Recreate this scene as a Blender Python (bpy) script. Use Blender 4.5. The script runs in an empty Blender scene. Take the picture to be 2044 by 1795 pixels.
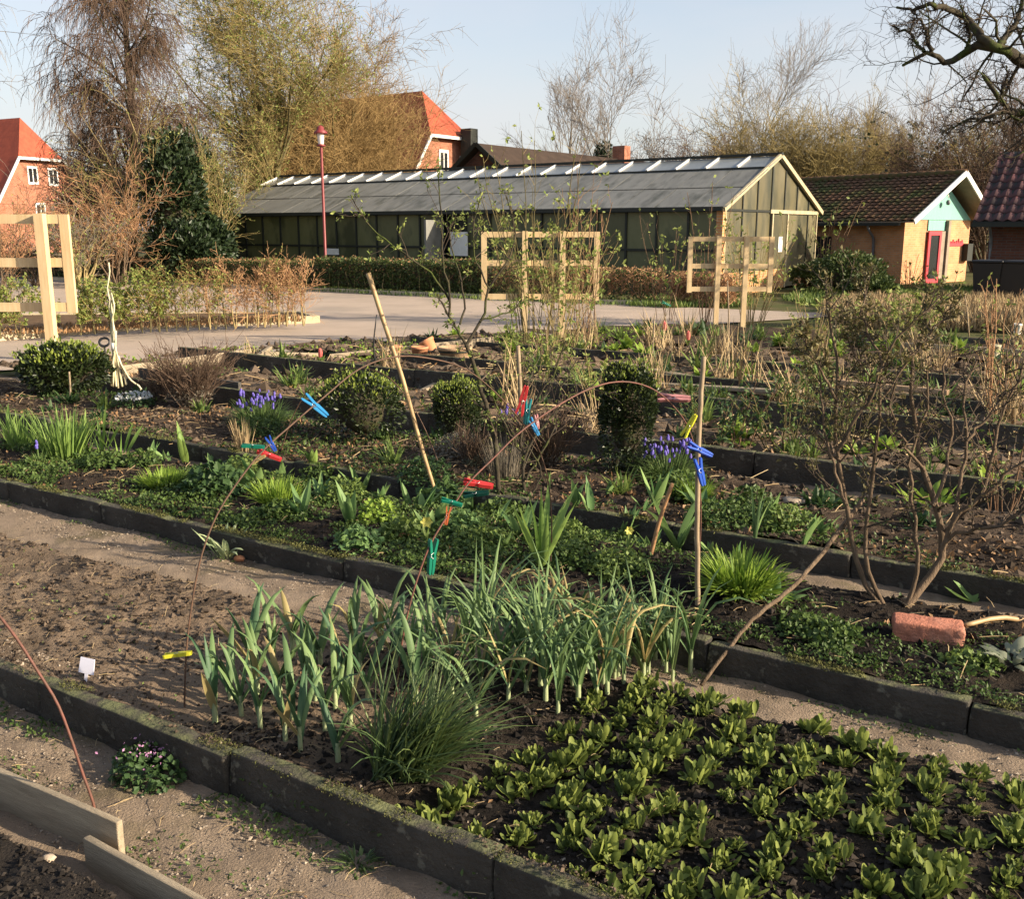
import bpy, math, random
import numpy as np
from mathutils import Vector, Matrix

R = math.radians
rng = np.random.default_rng(11)
random.seed(11)
sc = bpy.context.scene
col = sc.collection

# ------------------------------------------------------------------ camera, sky, sun, exposure
CAMZ, PITCH, FOC = 1.8, R(12.4), 2000.0
cam = bpy.data.cameras.new('camera')
cam_o = bpy.data.objects.new('camera', cam)
col.objects.link(cam_o)
cam_o.location = (0, 0, CAMZ)
cam_o.rotation_euler = (R(90) - PITCH, 0, 0)
cam.sensor_width = 36
cam.lens = 36 * FOC / 2044
cam.clip_start = 0.05
cam.clip_end = 2000
sc.camera = cam_o

SUN_EL = R(21)
SUN_AZ = R(-20)          # measured from +X
sun_dir = Vector((math.cos(SUN_EL) * math.cos(SUN_AZ), math.cos(SUN_EL) * math.sin(SUN_AZ), math.sin(SUN_EL)))
world = bpy.data.worlds.new('World')
sc.world = world
world.use_nodes = True
wn = world.node_tree.nodes
wl = world.node_tree.links
wn.clear()
w_out = wn.new('ShaderNodeOutputWorld')
w_bg = wn.new('ShaderNodeBackground')
sky = wn.new('ShaderNodeTexSky')
sky.sky_type = 'NISHITA'
sky.sun_disc = False
sky.sun_elevation = SUN_EL
sky.sun_rotation = math.atan2(sun_dir.x, sun_dir.y)
sky.altitude = 0
sky.air_density = 1.0
sky.dust_density = 2.0
sky.ozone_density = 1.0
w_bg.inputs['Strength'].default_value = 0.105
# thin high haze and veil cloud over the whole sky
w_tc = wn.new('ShaderNodeTexCoord')
w_sep = wn.new('ShaderNodeSeparateXYZ')
wl.new(w_tc.outputs['Generated'], w_sep.inputs[0])
w_map = wn.new('ShaderNodeMapping')
w_map.inputs['Scale'].default_value = (1.0, 1.0, 3.2)
wl.new(w_tc.outputs['Generated'], w_map.inputs['Vector'])
w_nz = wn.new('ShaderNodeTexNoise')
w_nz.inputs['Scale'].default_value = 1.9
w_nz.inputs['Detail'].default_value = 6
w_nz.inputs['Roughness'].default_value = .55
wl.new(w_map.outputs['Vector'], w_nz.inputs['Vector'])
w_h = wn.new('ShaderNodeMapRange')
w_h.inputs['From Min'].default_value = 0.0
w_h.inputs['From Max'].default_value = 0.34
w_h.inputs['To Min'].default_value = .80
w_h.inputs['To Max'].default_value = .16
wl.new(w_sep.outputs['Z'], w_h.inputs['Value'])
w_n2 = wn.new('ShaderNodeMapRange')
w_n2.inputs['From Min'].default_value = .3
w_n2.inputs['From Max'].default_value = .7
w_n2.inputs['To Min'].default_value = -.20
w_n2.inputs['To Max'].default_value = .24
wl.new(w_nz.outputs['Fac'], w_n2.inputs['Value'])
w_ad = wn.new('ShaderNodeMath')
w_ad.use_clamp = True
wl.new(w_h.outputs['Result'], w_ad.inputs[0])
wl.new(w_n2.outputs['Result'], w_ad.inputs[1])
w_mix = wn.new('ShaderNodeMix')
w_mix.data_type = 'RGBA'
wl.new(w_ad.outputs[0], w_mix.inputs['Factor'])
_ci = [i for i in w_mix.inputs if i.type == 'RGBA']
wl.new(sky.outputs[0], _ci[0])
_ci[1].default_value = (3.6, 3.5, 3.6, 1)
wl.new([o for o in w_mix.outputs if o.type == 'RGBA'][0], w_bg.inputs['Color'])
wl.new(w_bg.outputs[0], w_out.inputs['Surface'])

sl = bpy.data.lights.new('sun', 'SUN')
sl.energy = 5.0
sl.angle = R(0.53)
sl.color = (1.0, 0.86, 0.66)
sun_o = bpy.data.objects.new('sun', sl)
col.objects.link(sun_o)
sun_o.location = (40, -5, 20)
sun_o.rotation_euler = (-sun_dir).to_track_quat('-Z', 'Y').to_euler()

sc.view_settings.view_transform = 'Standard'
sc.view_settings.look = 'None'
sc.view_settings.gamma = 1
sc.view_settings.exposure = 1.15
sc.view_settings.use_curve_mapping = False
sc.render.engine = 'CYCLES'
sc.cycles.max_bounces = 6
sc.cycles.diffuse_bounces = 3
sc.cycles.glossy_bounces = 3
sc.cycles.transmission_bounces = 4
sc.cycles.transparent_max_bounces = 6

# ------------------------------------------------------------------ measuring helpers (survey of the photograph -> metres)
_c, _s = math.cos(PITCH), math.sin(PITCH)

def ray(x, y):
    u, v = (x - 1022) / FOC, -(y - 897.5) / FOC
    return np.array((u, _c + v * _s, -_s + v * _c))

def at(x, y, z=0.0):
    r = ray(x, y)
    p = r * ((z - CAMZ) / r[2])
    return np.array((p[0], p[1], z))

def atd(x, y, Y):
    r = ray(x, y)
    p = r * (Y / r[1])
    return np.array((p[0], Y, p[2] + CAMZ))

def atpl(x, y, A, B):
    "point of the vertical plane through A and B seen at x, y"
    n = np.array((B[1] - A[1], A[0] - B[0]))
    r = ray(x, y)
    t = (n[0] * A[0] + n[1] * A[1]) / (n[0] * r[0] + n[1] * r[1])
    return np.array((r[0] * t, r[1] * t, CAMZ + r[2] * t))

def depth(p):
    return p[1] * _c - (p[2] - CAMZ) * _s

def px(n, p):
    return n * depth(p) / FOC

# garden axes: g runs along the beds (towards front right), n across them (away)
GA = R(-32.5)
GX = np.array((math.cos(GA), math.sin(GA)))
NX = np.array((-math.sin(GA), math.cos(GA)))

def gn(g, n):
    return GX * g + NX * n

def to_gn(p):
    return p[0] * GX[0] + p[1] * GX[1], p[0] * NX[0] + p[1] * NX[1]

# ------------------------------------------------------------------ noise
def vn(x, y, f, seed=0):
    x = np.asarray(x, float) * f + seed * 17.31
    y = np.asarray(y, float) * f - seed * 9.73
    xi, yi = np.floor(x).astype(np.int64), np.floor(y).astype(np.int64)
    u, v = x - xi, y - yi
    u, v = u * u * (3 - 2 * u), v * v * (3 - 2 * v)
    def h(i, j):
        k = (i * 374761393 + j * 668265263 + seed * 1442695) & 0xffffffff
        k = ((k ^ (k >> 13)) * 1274126177) & 0xffffffff
        return ((k ^ (k >> 16)) & 0xffff) / 32767.5 - 1
    return (h(xi, yi) * (1 - u) + h(xi + 1, yi) * u) * (1 - v) + (h(xi, yi + 1) * (1 - u) + h(xi + 1, yi + 1) * u) * v

def vn3(p, f, seed=0):
    return (vn(p[:, 0] + p[:, 2] * .71, p[:, 1] - p[:, 2] * .53, f, seed) + vn(p[:, 1] + p[:, 2] * .83, p[:, 2] - p[:, 0] * .37, f, seed + 5)) * .5

def unit(v):
    return v / np.maximum(np.linalg.norm(v, axis=-1, keepdims=True), 1e-9)

def ru(n):
    return unit(rng.normal(size=(n, 3)))

def U(a, b, n=None):
    return rng.uniform(a, b, n)

# ------------------------------------------------------------------ meshes
def mesh(name, V, Fs, mat=None, smooth=False, tint=None):
    V = np.asarray(V, np.float32).reshape(-1, 3)
    Fs = [np.asarray(f, np.int32) for f in (Fs if isinstance(Fs, list) else [Fs])]
    Fs = [f for f in Fs if len(f)]
    me = bpy.data.meshes.new(name)
    me.vertices.add(len(V))
    me.vertices.foreach_set('co', V.ravel())
    loops = np.concatenate([f.ravel() for f in Fs])
    tot = np.concatenate([np.full(len(f), f.shape[1], np.int32) for f in Fs])
    start = np.concatenate([[0], np.cumsum(tot)[:-1]]).astype(np.int32)
    me.loops.add(len(loops))
    me.loops.foreach_set('vertex_index', loops)
    me.polygons.add(len(tot))
    me.polygons.foreach_set('loop_start', start)
    me.polygons.foreach_set('loop_total', tot)
    me.polygons.foreach_set('use_smooth', np.full(len(tot), bool(smooth)))
    if tint is not None:
        a = me.attributes.new('tint', 'FLOAT', 'POINT')
        a.data.foreach_set('value', np.asarray(tint, np.float32))
    me.update(calc_edges=True)
    if mat is not None:
        me.materials.append(mat)
    return me

class Geo:
    def __init__(s):
        s.v, s.f, s.t, s.n = [], {3: [], 4: []}, [], 0
    def add(s, V, F, tint=0.5):
        V = np.asarray(V, float).reshape(-1, 3)
        for f in (F if isinstance(F, list) else [F]):
            f = np.asarray(f, np.int64)
            if len(f):
                s.f[f.shape[1]].append(f + s.n)
        s.t.append(np.broadcast_to(np.asarray(tint, float), (len(V),)))
        s.v.append(V)
        s.n += len(V)
        return s
    def mesh(s, name, mat, smooth=False):
        Fs = [np.concatenate(x) for x in s.f.values() if x]
        return mesh(name, np.concatenate(s.v), Fs, mat, smooth, np.concatenate(s.t))

def ob(name, me, parent=None, loc=(0, 0, 0), rz=0.0, scale=1.0):
    o = bpy.data.objects.new(name, me)
    col.objects.link(o)
    if parent is not None:
        o.parent = parent
    o.location = tuple(float(v) for v in loc)
    if rz:
        o.rotation_euler = (0, 0, rz)
    if not isinstance(scale, (int, float)) or scale != 1.0:
        o.scale = (scale,) * 3 if isinstance(scale, (int, float)) else scale
    return o

def tag(o, label=None, cat=None, group=None, kind=None):
    if label: o['label'] = label
    if cat: o['category'] = cat
    if group: o['group'] = group
    if kind: o['kind'] = kind
    return o

def thing(name, label, cat, loc=(0, 0, 0), rz=0.0, group=None, scale=1.0):
    return tag(ob(name, None, None, loc, rz, scale), label, cat, group)

def box(x0, x1, y0, y1, z0, z1):
    V = np.array([(x, y, z) for x in (x0, x1) for y in (y0, y1) for z in (z0, z1)], float)
    F = [(0, 1, 3, 2), (4, 6, 7, 5), (0, 4, 5, 1), (2, 3, 7, 6), (0, 2, 6, 4), (1, 5, 7, 3)]
    return V, np.array(F)

def bar(A, B, w, h, up=(0, 0, 1)):
    A, B = np.asarray(A, float), np.asarray(B, float)
    d = unit(B - A)
    s = np.cross(d, up)
    s = unit(s) if np.linalg.norm(s) > 1e-3 else np.array((1., 0, 0))
    u = np.cross(s, d)
    V = np.array([P + s * a * w / 2 + u * b * h / 2 for P in (A, B) for a in (-1, 1) for b in (-1, 1)])
    F = [(0, 1, 3, 2), (4, 6, 7, 5), (0, 4, 5, 1), (2, 3, 7, 6), (0, 2, 6, 4), (1, 5, 7, 3)]
    return V, np.array(F)

def chunk(lx, ly, lz, nx=12, ny=3, nz=3, r=.012, amp=.004, f=14., seed=0, amp2=.002):
    "rounded, weathered block, centred in x and y, standing on z=0"
    hs = np.array((lx, ly, lz)) / 2
    def ax(h, n):
        return np.unique(np.concatenate([[-h, -h + r * .35, -h + r], np.linspace(-h + r, h - r, n + 1), [h - r, h - r * .35, h]]).round(6))
    A = [ax(h, n) for h, n in zip(hs, (nx, ny, nz))]
    V, F, n0 = [], [], 0
    for k in range(3):
        i, j = [(1, 2), (2, 0), (0, 1)][k]
        for sgn in (-1, 1):
            a, b = np.meshgrid(A[i], A[j], indexing='ij')
            P = np.zeros(a.shape + (3,))
            P[..., i], P[..., j], P[..., k] = a, b, sgn * hs[k]
            m, n = a.shape
            idx = np.arange(m * n).reshape(m, n) + n0
            q = np.stack([idx[:-1, :-1], idx[1:, :-1], idx[1:, 1:], idx[:-1, 1:]], -1).reshape(-1, 4)
            F.append(q if sgn > 0 else q[:, ::-1])
            V.append(P.reshape(-1, 3))
            n0 += m * n
    V = np.concatenate(V)
    c = np.clip(V, -(hs - r), hs - r)
    V = c + unit(V - c) * r
    dirs = unit(V / hs)
    V = V + dirs * (vn3(V, f, seed) * amp + vn3(V, f * 3.7, seed + 2) * amp2)[:, None]
    V[:, 2] += hs[2]
    return V, np.concatenate(F)

def tubes(P, Rd, S=4, cap=False):
    P, Rd = np.asarray(P, float), np.asarray(Rd, float)
    if P.ndim == 2:
        P, Rd = P[None], Rd[None]
    N, K = P.shape[:2]
    if cap:
        P = np.concatenate([P[:, :1], P, P[:, -1:]], 1)
        Rd = np.concatenate([Rd[:, :1] * 0, Rd, Rd[:, -1:] * 0], 1)
        T = np.gradient(P[:, 1:-1], axis=1)
        T = np.concatenate([T[:, :1], T, T[:, -1:]], 1)
        K += 2
    else:
        T = np.gradient(P, axis=1)
    T = unit(T)
    ch = unit(P[:, -1] - P[:, 0])
    ref = np.where(np.abs(ch[:, 2:3]) > .8, np.array([[1., 0.13, 0]]), np.array([[0.07, 0, 1.]]))[:, None, :]
    a = unit(np.cross(T, ref))
    b = np.cross(T, a)
    th = np.arange(S) * 2 * math.pi / S
    V = P[:, :, None] + Rd[:, :, None, None] * (a[:, :, None] * np.cos(th)[:, None] + b[:, :, None] * np.sin(th)[:, None])
    idx = np.arange(N * K * S).reshape(N, K, S)
    nx = np.roll(idx, -1, 2)
    F = np.stack([idx[:, :-1], nx[:, :-1], nx[:, 1:], idx[:, 1:]], -1).reshape(-1, 4)
    return V.reshape(-1, 3), F

def resample(pts, K):
    pts = np.asarray(pts, float)
    d = np.concatenate([[0], np.cumsum(np.linalg.norm(np.diff(pts, axis=0), axis=1))])
    t = np.linspace(0, d[-1], K)
    # smooth through the control points
    m = np.gradient(pts, d, axis=0) if len(pts) > 2 else np.repeat((pts[1:] - pts[:1]) / d[-1], len(pts), 0)
    i = np.clip(np.searchsorted(d, t, side='right') - 1, 0, len(d) - 2)
    h = (d[i + 1] - d[i])[:, None]
    s = ((t - d[i])[:, None]) / h
    return (2 * s**3 - 3 * s**2 + 1) * pts[i] + (s**3 - 2 * s**2 + s) * h * m[i] + (-2 * s**3 + 3 * s**2) * pts[i + 1] + (s**3 - s**2) * h * m[i + 1]

PROF = dict(sword=[.75, 1, 1, .92, .66, .04], spoon=[.22, .32, .78, 1, .93, .38], tulip=[.55, .95, 1, .8, .45, .02],
            ribbon=[.7, 1, 1, .85, .55, .04], oval=[.15, .7, 1, .95, .6, .05], grass=[1, .95, .85, .7, .45, .03])

def blades(B, D, L, W, prof='sword', bend=.5, bpow=1.6, fold=.12, twist=0.0, outw=.6):
    B = np.asarray(B, float).reshape(-1, 3)
    N = len(B)
    D = unit(np.broadcast_to(np.asarray(D, float), (N, 3)).copy())
    L, W, bend, twist = (np.broadcast_to(np.asarray(q, float), (N,)) for q in (L, W, bend, twist))
    pr = np.array(PROF[prof])
    K = len(pr)
    out = D.copy(); out[:, 2] = 0
    rnd = rng.normal(size=(N, 3)) * .05; rnd[:, 2] = 0
    out = unit(out + rnd)
    side = np.stack([-out[:, 1], out[:, 0], np.zeros(N)], 1)
    p = B.copy()
    Vs = []
    for k in range(K):
        s = k / (K - 1)
        d = unit(D + (bend * s**bpow)[:, None] * (out * outw + np.array([0, 0, -1.])))
        if k:
            p = p + d * (L / (K - 1))[:, None]
        tw = twist * s
        S = side * np.cos(tw)[:, None] + np.cross(d, side) * np.sin(tw)[:, None]
        n = np.cross(S, d)
        w = (W * pr[k] / 2)[:, None]
        Vs.append(np.stack([p - S * w, p - n * w * fold * 2, p + S * w], 1))
    V = np.stack(Vs, 1)                     # N,K,3,3
    idx = np.arange(N * K * 3).reshape(N, K, 3)
    F = np.stack([idx[:, :-1, :-1], idx[:, :-1, 1:], idx[:, 1:, 1:], idx[:, 1:, :-1]], -1).reshape(-1, 4)
    return V.reshape(-1, 3), F, K * 3

def leafq(P, D, Nn, L, W, fold=.15):
    P = np.asarray(P, float)
    N = len(P)
    D = unit(D)
    S = unit(np.cross(D, Nn))
    n = np.cross(S, D)
    L = np.broadcast_to(np.asarray(L, float), (N,))[:, None]
    W = np.broadcast_to(np.asarray(W, float), (N,))[:, None]
    V = np.stack([P, P + D * L * .5 + S * W * .5 + n * W * fold, P + D * L, P + D * L * .5 - S * W * .5 + n * W * fold], 1)
    F = np.arange(N * 4).reshape(N, 4)
    return V.reshape(-1, 3), F

def lathe(prof, S=20):
    prof = np.asarray(prof, float)
    th = np.arange(S) * 2 * math.pi / S
    V = np.stack([np.outer(prof[:, 0], np.cos(th)), np.outer(prof[:, 0], np.sin(th)), np.repeat(prof[:, 1:2], S, 1)], -1)
    K = len(prof)
    idx = np.arange(K * S).reshape(K, S)
    nx = np.roll(idx, -1, 1)
    F = np.stack([idx[:-1], nx[:-1], nx[1:], idx[1:]], -1).reshape(-1, 4)
    return V.reshape(-1, 3), F

def blob(rx, ry, rz, seed=0, amp=.18, nu=20, nv=12, cz=0.0):
    u = np.arange(nu) * 2 * math.pi / nu
    v = np.linspace(0.02, math.pi - .02, nv)
    uu, vv = np.meshgrid(u, v)
    d = np.stack([np.cos(uu) * np.sin(vv), np.sin(uu) * np.sin(vv), np.cos(vv)], -1).reshape(-1, 3)
    k = 1 + amp * vn3(d, 2.3, seed) + amp * .6 * vn3(d, 5.1, seed + 3)
    V = d * k[:, None] * np.array((rx, ry, rz)) + np.array((0, 0, cz))
    idx = np.arange(nu * nv).reshape(nv, nu)
    nx = np.roll(idx, -1, 1)
    F = np.stack([idx[:-1], idx[1:], nx[1:], nx[:-1]], -1).reshape(-1, 4)
    return V, F

# ------------------------------------------------------------------ materials
def M(name, c1, c2=None, scale=6.0, rough=.8, spec=.25, bump=0.0, bscale=None, attr=False, transl=0.0, metal=0.0,
      lo=.35, hi=.65, orand=0.0, detail=5.0, stretch=None, c3=None, s3=2.0, lo3=.5, hi3=.62, topc=None, coat=0.0, bdist=.02):
    m = bpy.data.materials.new(name)
    m.use_nodes = True
    nt = m.node_tree
    N, Lk = nt.nodes, nt.links
    bs = N['Principled BSDF']
    outn = N['Material Output']
    bs.inputs['Roughness'].default_value = rough
    bs.inputs['Specular IOR Level'].default_value = spec
    bs.inputs['Metallic'].default_value = metal
    if coat:
        bs.inputs['Coat Weight'].default_value = coat
    tc = N.new('ShaderNodeTexCoord')
    vec = tc.outputs['Object']
    if orand:
        ol = N.new('ShaderNodeObjectInfo')
        va = N.new('ShaderNodeVectorMath')
        va.operation = 'ADD'
        Lk.new(vec, va.inputs[0]); Lk.new(ol.outputs['Location'], va.inputs[1])
        vec = va.outputs[0]
    if stretch:
        mp = N.new('ShaderNodeMapping')
        mp.inputs['Scale'].default_value = stretch
        Lk.new(vec, mp.inputs['Vector'])
        vec = mp.outputs['Vector']
    def noise(s, d=detail):
        n = N.new('ShaderNodeTexNoise')
        n.inputs['Scale'].default_value = s
        n.inputs['Detail'].default_value = d
        n.inputs['Roughness'].default_value = .62
        Lk.new(vec, n.inputs['Vector'])
        return n
    def ramp(src, a, b):
        r = N.new('ShaderNodeMapRange')
        r.inputs['From Min'].default_value = a
        r.inputs['From Max'].default_value = b
        Lk.new(src, r.inputs['Value'])
        return r.outputs['Result']
    def mix(f, a, b):
        x = N.new('ShaderNodeMix')
        x.data_type = 'RGBA'
        if hasattr(f, 'links'): Lk.new(f, x.inputs['Factor'])
        else: x.inputs['Factor'].default_value = f
        for k, q in (('A', a), ('B', b)):
            i = [s for s in x.inputs if s.name == k and s.type == 'RGBA'][0]
            if hasattr(q, 'links'): Lk.new(q, i)
            else: i.default_value = (*q, 1)
        return [s for s in x.outputs if s.type == 'RGBA'][0]
    c = c1
    if c2 is not None:
        if attr:
            an = N.new('ShaderNodeAttribute')
            an.attribute_name = 'tint'
            ad = N.new('ShaderNodeMath')
            ad.operation = 'MULTIPLY_ADD'
            Lk.new(noise(scale).outputs['Fac'], ad.inputs[0])
            ad.inputs[1].default_value = .35
            sb = N.new('ShaderNodeMath'); sb.operation = 'SUBTRACT'; sb.inputs[1].default_value = .17
            Lk.new(an.outputs['Fac'], sb.inputs[0])
            Lk.new(sb.outputs[0], ad.inputs[2])
            f = ramp(ad.outputs[0], 0, 1)
        else:
            f = ramp(noise(scale).outputs['Fac'], lo, hi)
        c = mix(f, c1, c2)
    if c3 is not None:
        c = mix(ramp(noise(s3, 4).outputs['Fac'], lo3, hi3), c, c3)
    if topc is not None:      # moss or lichen settling on faces that look up
        ge = N.new('ShaderNodeNewGeometry')
        sx = N.new('ShaderNodeSeparateXYZ')
        Lk.new(ge.outputs['Normal'], sx.inputs[0])
        mu = N.new('ShaderNodeMath'); mu.operation = 'MULTIPLY'
        Lk.new(ramp(sx.outputs['Z'], .45, .9), mu.inputs[0])
        Lk.new(ramp(noise(7.0, 6).outputs['Fac'], .42, .6), mu.inputs[1])
        c = mix(mu.outputs[0], c, topc)
    if orand:
        oi = N.new('ShaderNodeObjectInfo')
        hs = N.new('ShaderNodeHueSaturation')
        mr = N.new('ShaderNodeMapRange')
        mr.inputs['To Min'].default_value = 1 - orand
        mr.inputs['To Max'].default_value = 1 + orand
        Lk.new(oi.outputs['Random'], mr.inputs['Value'])
        Lk.new(mr.outputs['Result'], hs.inputs['Value'])
        if hasattr(c, 'links'): Lk.new(c, hs.inputs['Color'])
        else: hs.inputs['Color'].default_value = (*c, 1)
        c = hs.outputs['Color']
    if hasattr(c, 'links'): Lk.new(c, bs.inputs['Base Color'])
    else: bs.inputs['Base Color'].default_value = (*c, 1)
    if bump:
        b = N.new('ShaderNodeBump')
        b.inputs['Strength'].default_value = bump
        b.inputs['Distance'].default_value = bdist
        Lk.new(noise(bscale or scale * 4, 8).outputs['Fac'], b.inputs['Height'])
        Lk.new(b.outputs['Normal'], bs.inputs['Normal'])
    if transl:
        tr = N.new('ShaderNodeBsdfTranslucent')
        if hasattr(c, 'links'): Lk.new(c, tr.inputs['Color'])
        else: tr.inputs['Color'].default_value = (*c, 1)
        ms = N.new('ShaderNodeMixShader')
        ms.inputs[0].default_value = transl
        Lk.new(bs.outputs[0], ms.inputs[1])
        Lk.new(tr.outputs[0], ms.inputs[2])
        Lk.new(ms.outputs[0], outn.inputs['Surface'])
    return m

def brickmat(name, c1, c2, mortar, bw=.24, bh=.075, rough=.85):
    m = bpy.data.materials.new(name)
    m.use_nodes = True
    N, Lk = m.node_tree.nodes, m.node_tree.links
    bs = N['Principled BSDF']
    bs.inputs['Roughness'].default_value = rough
    bs.inputs['Specular IOR Level'].default_value = .2
    tc = N.new('ShaderNodeTexCoord')
    sx = N.new('ShaderNodeSeparateXYZ')
    Lk.new(tc.outputs['Object'], sx.inputs[0])
    ad = N.new('ShaderNodeMath')
    Lk.new(sx.outputs['X'], ad.inputs[0]); Lk.new(sx.outputs['Y'], ad.inputs[1])
    cb = N.new('ShaderNodeCombineXYZ')
    Lk.new(ad.outputs[0], cb.inputs['X']); Lk.new(sx.outputs['Z'], cb.inputs['Y'])
    bt = N.new('ShaderNodeTexBrick')
    Lk.new(cb.outputs[0], bt.inputs['Vector'])
    bt.inputs['Scale'].default_value = 1
    bt.inputs['Brick Width'].default_value = bw
    bt.inputs['Row Height'].default_value = bh
    bt.inputs['Mortar Size'].default_value = .008
    bt.inputs['Color1'].default_value = (*c1, 1)
    bt.inputs['Color2'].default_value = (*c2, 1)
    bt.inputs['Mortar'].default_value = (*mortar, 1)
    nz = N.new('ShaderNodeTexNoise')
    nz.inputs['Scale'].default_value = 2.2
    nz.inputs['Detail'].default_value = 6
    Lk.new(tc.outputs['Object'], nz.inputs['Vector'])
    mr = N.new('ShaderNodeMapRange')
    mr.inputs['From Min'].default_value = .3; mr.inputs['From Max'].default_value = .7
    mr.inputs['To Min'].default_value = .8; mr.inputs['To Max'].default_value = 1.15
    Lk.new(nz.outputs['Fac'], mr.inputs['Value'])
    hs = N.new('ShaderNodeHueSaturation')
    Lk.new(mr.outputs['Result'], hs.inputs['Value'])
    Lk.new(bt.outputs['Color'], hs.inputs['Color'])
    Lk.new(hs.outputs['Color'], bs.inputs['Base Color'])
    bp = N.new('ShaderNodeBump')
    bp.inputs['Strength'].default_value = .5
    bp.inputs['Distance'].default_value = .01
    bp.invert = True
    Lk.new(bt.outputs['Fac'], bp.inputs['Height'])
    Lk.new(bp.outputs['Normal'], bs.inputs['Normal'])
    return m

m_grass_ground = M('grass_ground', (.06, .075, .02), (.11, .09, .045), 1.4, .95, .1, .5, 20)
m_asphalt = M('asphalt', (.36, .285, .22), (.42, .33, .26), .9, .9, .15, .35, 90, c3=(.29, .24, .195), s3=.35, lo3=.5, hi3=.7)
m_path = M('sandy_path', (.29, .22, .158), (.19, .142, .10), 5, .95, .08, .8, 120, c3=(.12, .10, .05), s3=2.2, lo3=.56, hi3=.72)
m_soil = M('garden_soil', (.045, .032, .023), (.09, .065, .046), 4.5, .97, .05, 1.0, 70, c3=(.07, .05, .035), s3=3, lo3=.5, hi3=.7)
m_soil_dry = M('dry_soil', (.23, .165, .11), (.15, .105, .07), 3.5, .97, .05, 1.0, 70, c3=(.09, .065, .045), s3=2.4, lo3=.52, hi3=.68)
m_soil_wet = M('compost_soil', (.018, .015, .0125), (.036, .029, .024), 9, .95, .12, 1.0, 80, c3=(.018, .015, .013), s3=5)
m_clod = M('soil_clod', (.032, .024, .018), (.13, .095, .068), 3, .97, .05, attr=True)
m_clod_wet = M('compost_clod', (.010, .0085, .0075), (.042, .034, .028), 3, .95, .1, attr=True)
m_pebble = M('pebble', (.10, .08, .06), (.36, .29, .22), 3, .9, .15, attr=True)
m_straw = M('straw', (.22, .15, .08), (.45, .34, .19), 3, .85, .15, attr=True)
m_kerb = M('kerb_concrete', (.085, .075, .062), (.034, .031, .027), 3.5, .95, .1, 1.0, 45, c3=(.15, .14, .11), s3=14, lo3=.60, hi3=.68, topc=(.15, .155, .075))
m_road_kerb = M('road_kerb', (.55, .45, .30), (.42, .34, .22), 4, .9, .15, .3, 60)
m_plank = M('weathered_plank', (.36, .29, .20), (.24, .19, .13), 5, .85, .15, .5, 30, stretch=(1, 9, 9))
m_plank_dark = M('dark_plank', (.06, .055, .05), (.10, .09, .075), 6, .85, .15, .5, 30, stretch=(1, 9, 9))
m_wood = M('new_timber', (.64, .48, .28), (.52, .37, .20), 3, .8, .12, stretch=(6, 6, .7))
m_rod = M('rusty_rod', (.15, .055, .04), (.085, .045, .03), 30, .6, .3)
m_rod_brown = M('willow_rod', (.11, .06, .038), (.07, .042, .028), 25, .65, .25)
m_bamboo = M('bamboo', (.42, .29, .14), (.30, .19, .09), 14, .5, .35)
m_stick = M('grey_stick', (.33, .25, .16), (.22, .16, .1), 12, .7, .2)
m_brick = M('loose_brick', (.46, .19, .125), (.37, .15, .10), 9, .95, .08, .7, 90, c3=(.50, .25, .18), s3=6, lo3=.5, hi3=.7)
m_stone = M('field_stone', (.40, .32, .24), (.28, .22, .16), 12, .9, .15, .4, 40, orand=.25)
m_terra = M('terracotta', (.55, .25, .13), (.46, .20, .10), 8, .85, .15, .2, 40)
m_tub = M('tub_wood', (.42, .28, .17), (.30, .20, .12), 8, .8, .15, .3, 20, stretch=(8, 8, 1))
m_ivory = M('peeled_willow', (.62, .56, .38), (.50, .44, .26), 10, .6, .3)
m_black = M('black_metal', (.012, .012, .013), rough=.45, spec=.5)
m_white = M('white_paint', (.74, .72, .68), (.66, .64, .58), 8, .5, .3)
m_label = M('white_plastic', (.72, .70, .78), rough=.4, spec=.4)
m_zinc = M('zinc', (.18, .18, .19), (.12, .12, .13), 6, .5, .5)
m_lampred = M('lamp_red_paint', (.22, .035, .035), (.17, .03, .03), 10, .45, .4)
m_lampglass = M('lamp_glass', (.62, .56, .52), rough=.25, spec=.5)
m_bark = M('bark_brown', (.10, .07, .045), (.17, .12, .08), 8, .92, .1, .7, 30, stretch=(3, 3, .7))
m_bark_grey = M('bark_grey', (.15, .13, .105), (.24, .21, .17), 8, .92, .1, .7, 30)
m_bark_dark = M('bark_dark', (.035, .028, .022), (.065, .055, .035), 9, .92, .1, .7, 30, c3=(.06, .075, .02), s3=3)
m_bark_yellow = M('bark_yellow', (.34, .26, .12), (.22, .17, .08), 7, .85, .15, .4, 30)
m_bark_olive = M('bark_olive', (.085, .073, .035), (.14, .115, .055), 6, .9, .1, .4, 30)
m_twig_birch = M('twig_birch', (.07, .046, .034), (.135, .09, .062), 2, .9, .1, attr=True)
m_twig_olive = M('twig_olive', (.17, .135, .055), (.27, .205, .085), 1.5, .9, .1, attr=True)
m_twig_brown = M('twig_brown', (.20, .13, .055), (.30, .20, .085), 1.5, .9, .1, attr=True)
m_twig_pale = M('twig_pale', (.15, .125, .10), (.25, .21, .17), 1.5, .9, .1, attr=True)
m_twig_dark = M('twig_dark', (.055, .042, .032), (.10, .075, .055), 2, .9, .1, attr=True)
m_twig_red = M('twig_red', (.26, .13, .07), (.42, .25, .13), 3, .85, .1, attr=True)
m_stem_brown = M('stem_brown', (.13, .075, .045), (.21, .13, .075), 14, .8, .15, .4, 60)
m_cane = M('cane', (.38, .21, .10), (.26, .14, .07), 10, .7, .2)

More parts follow.
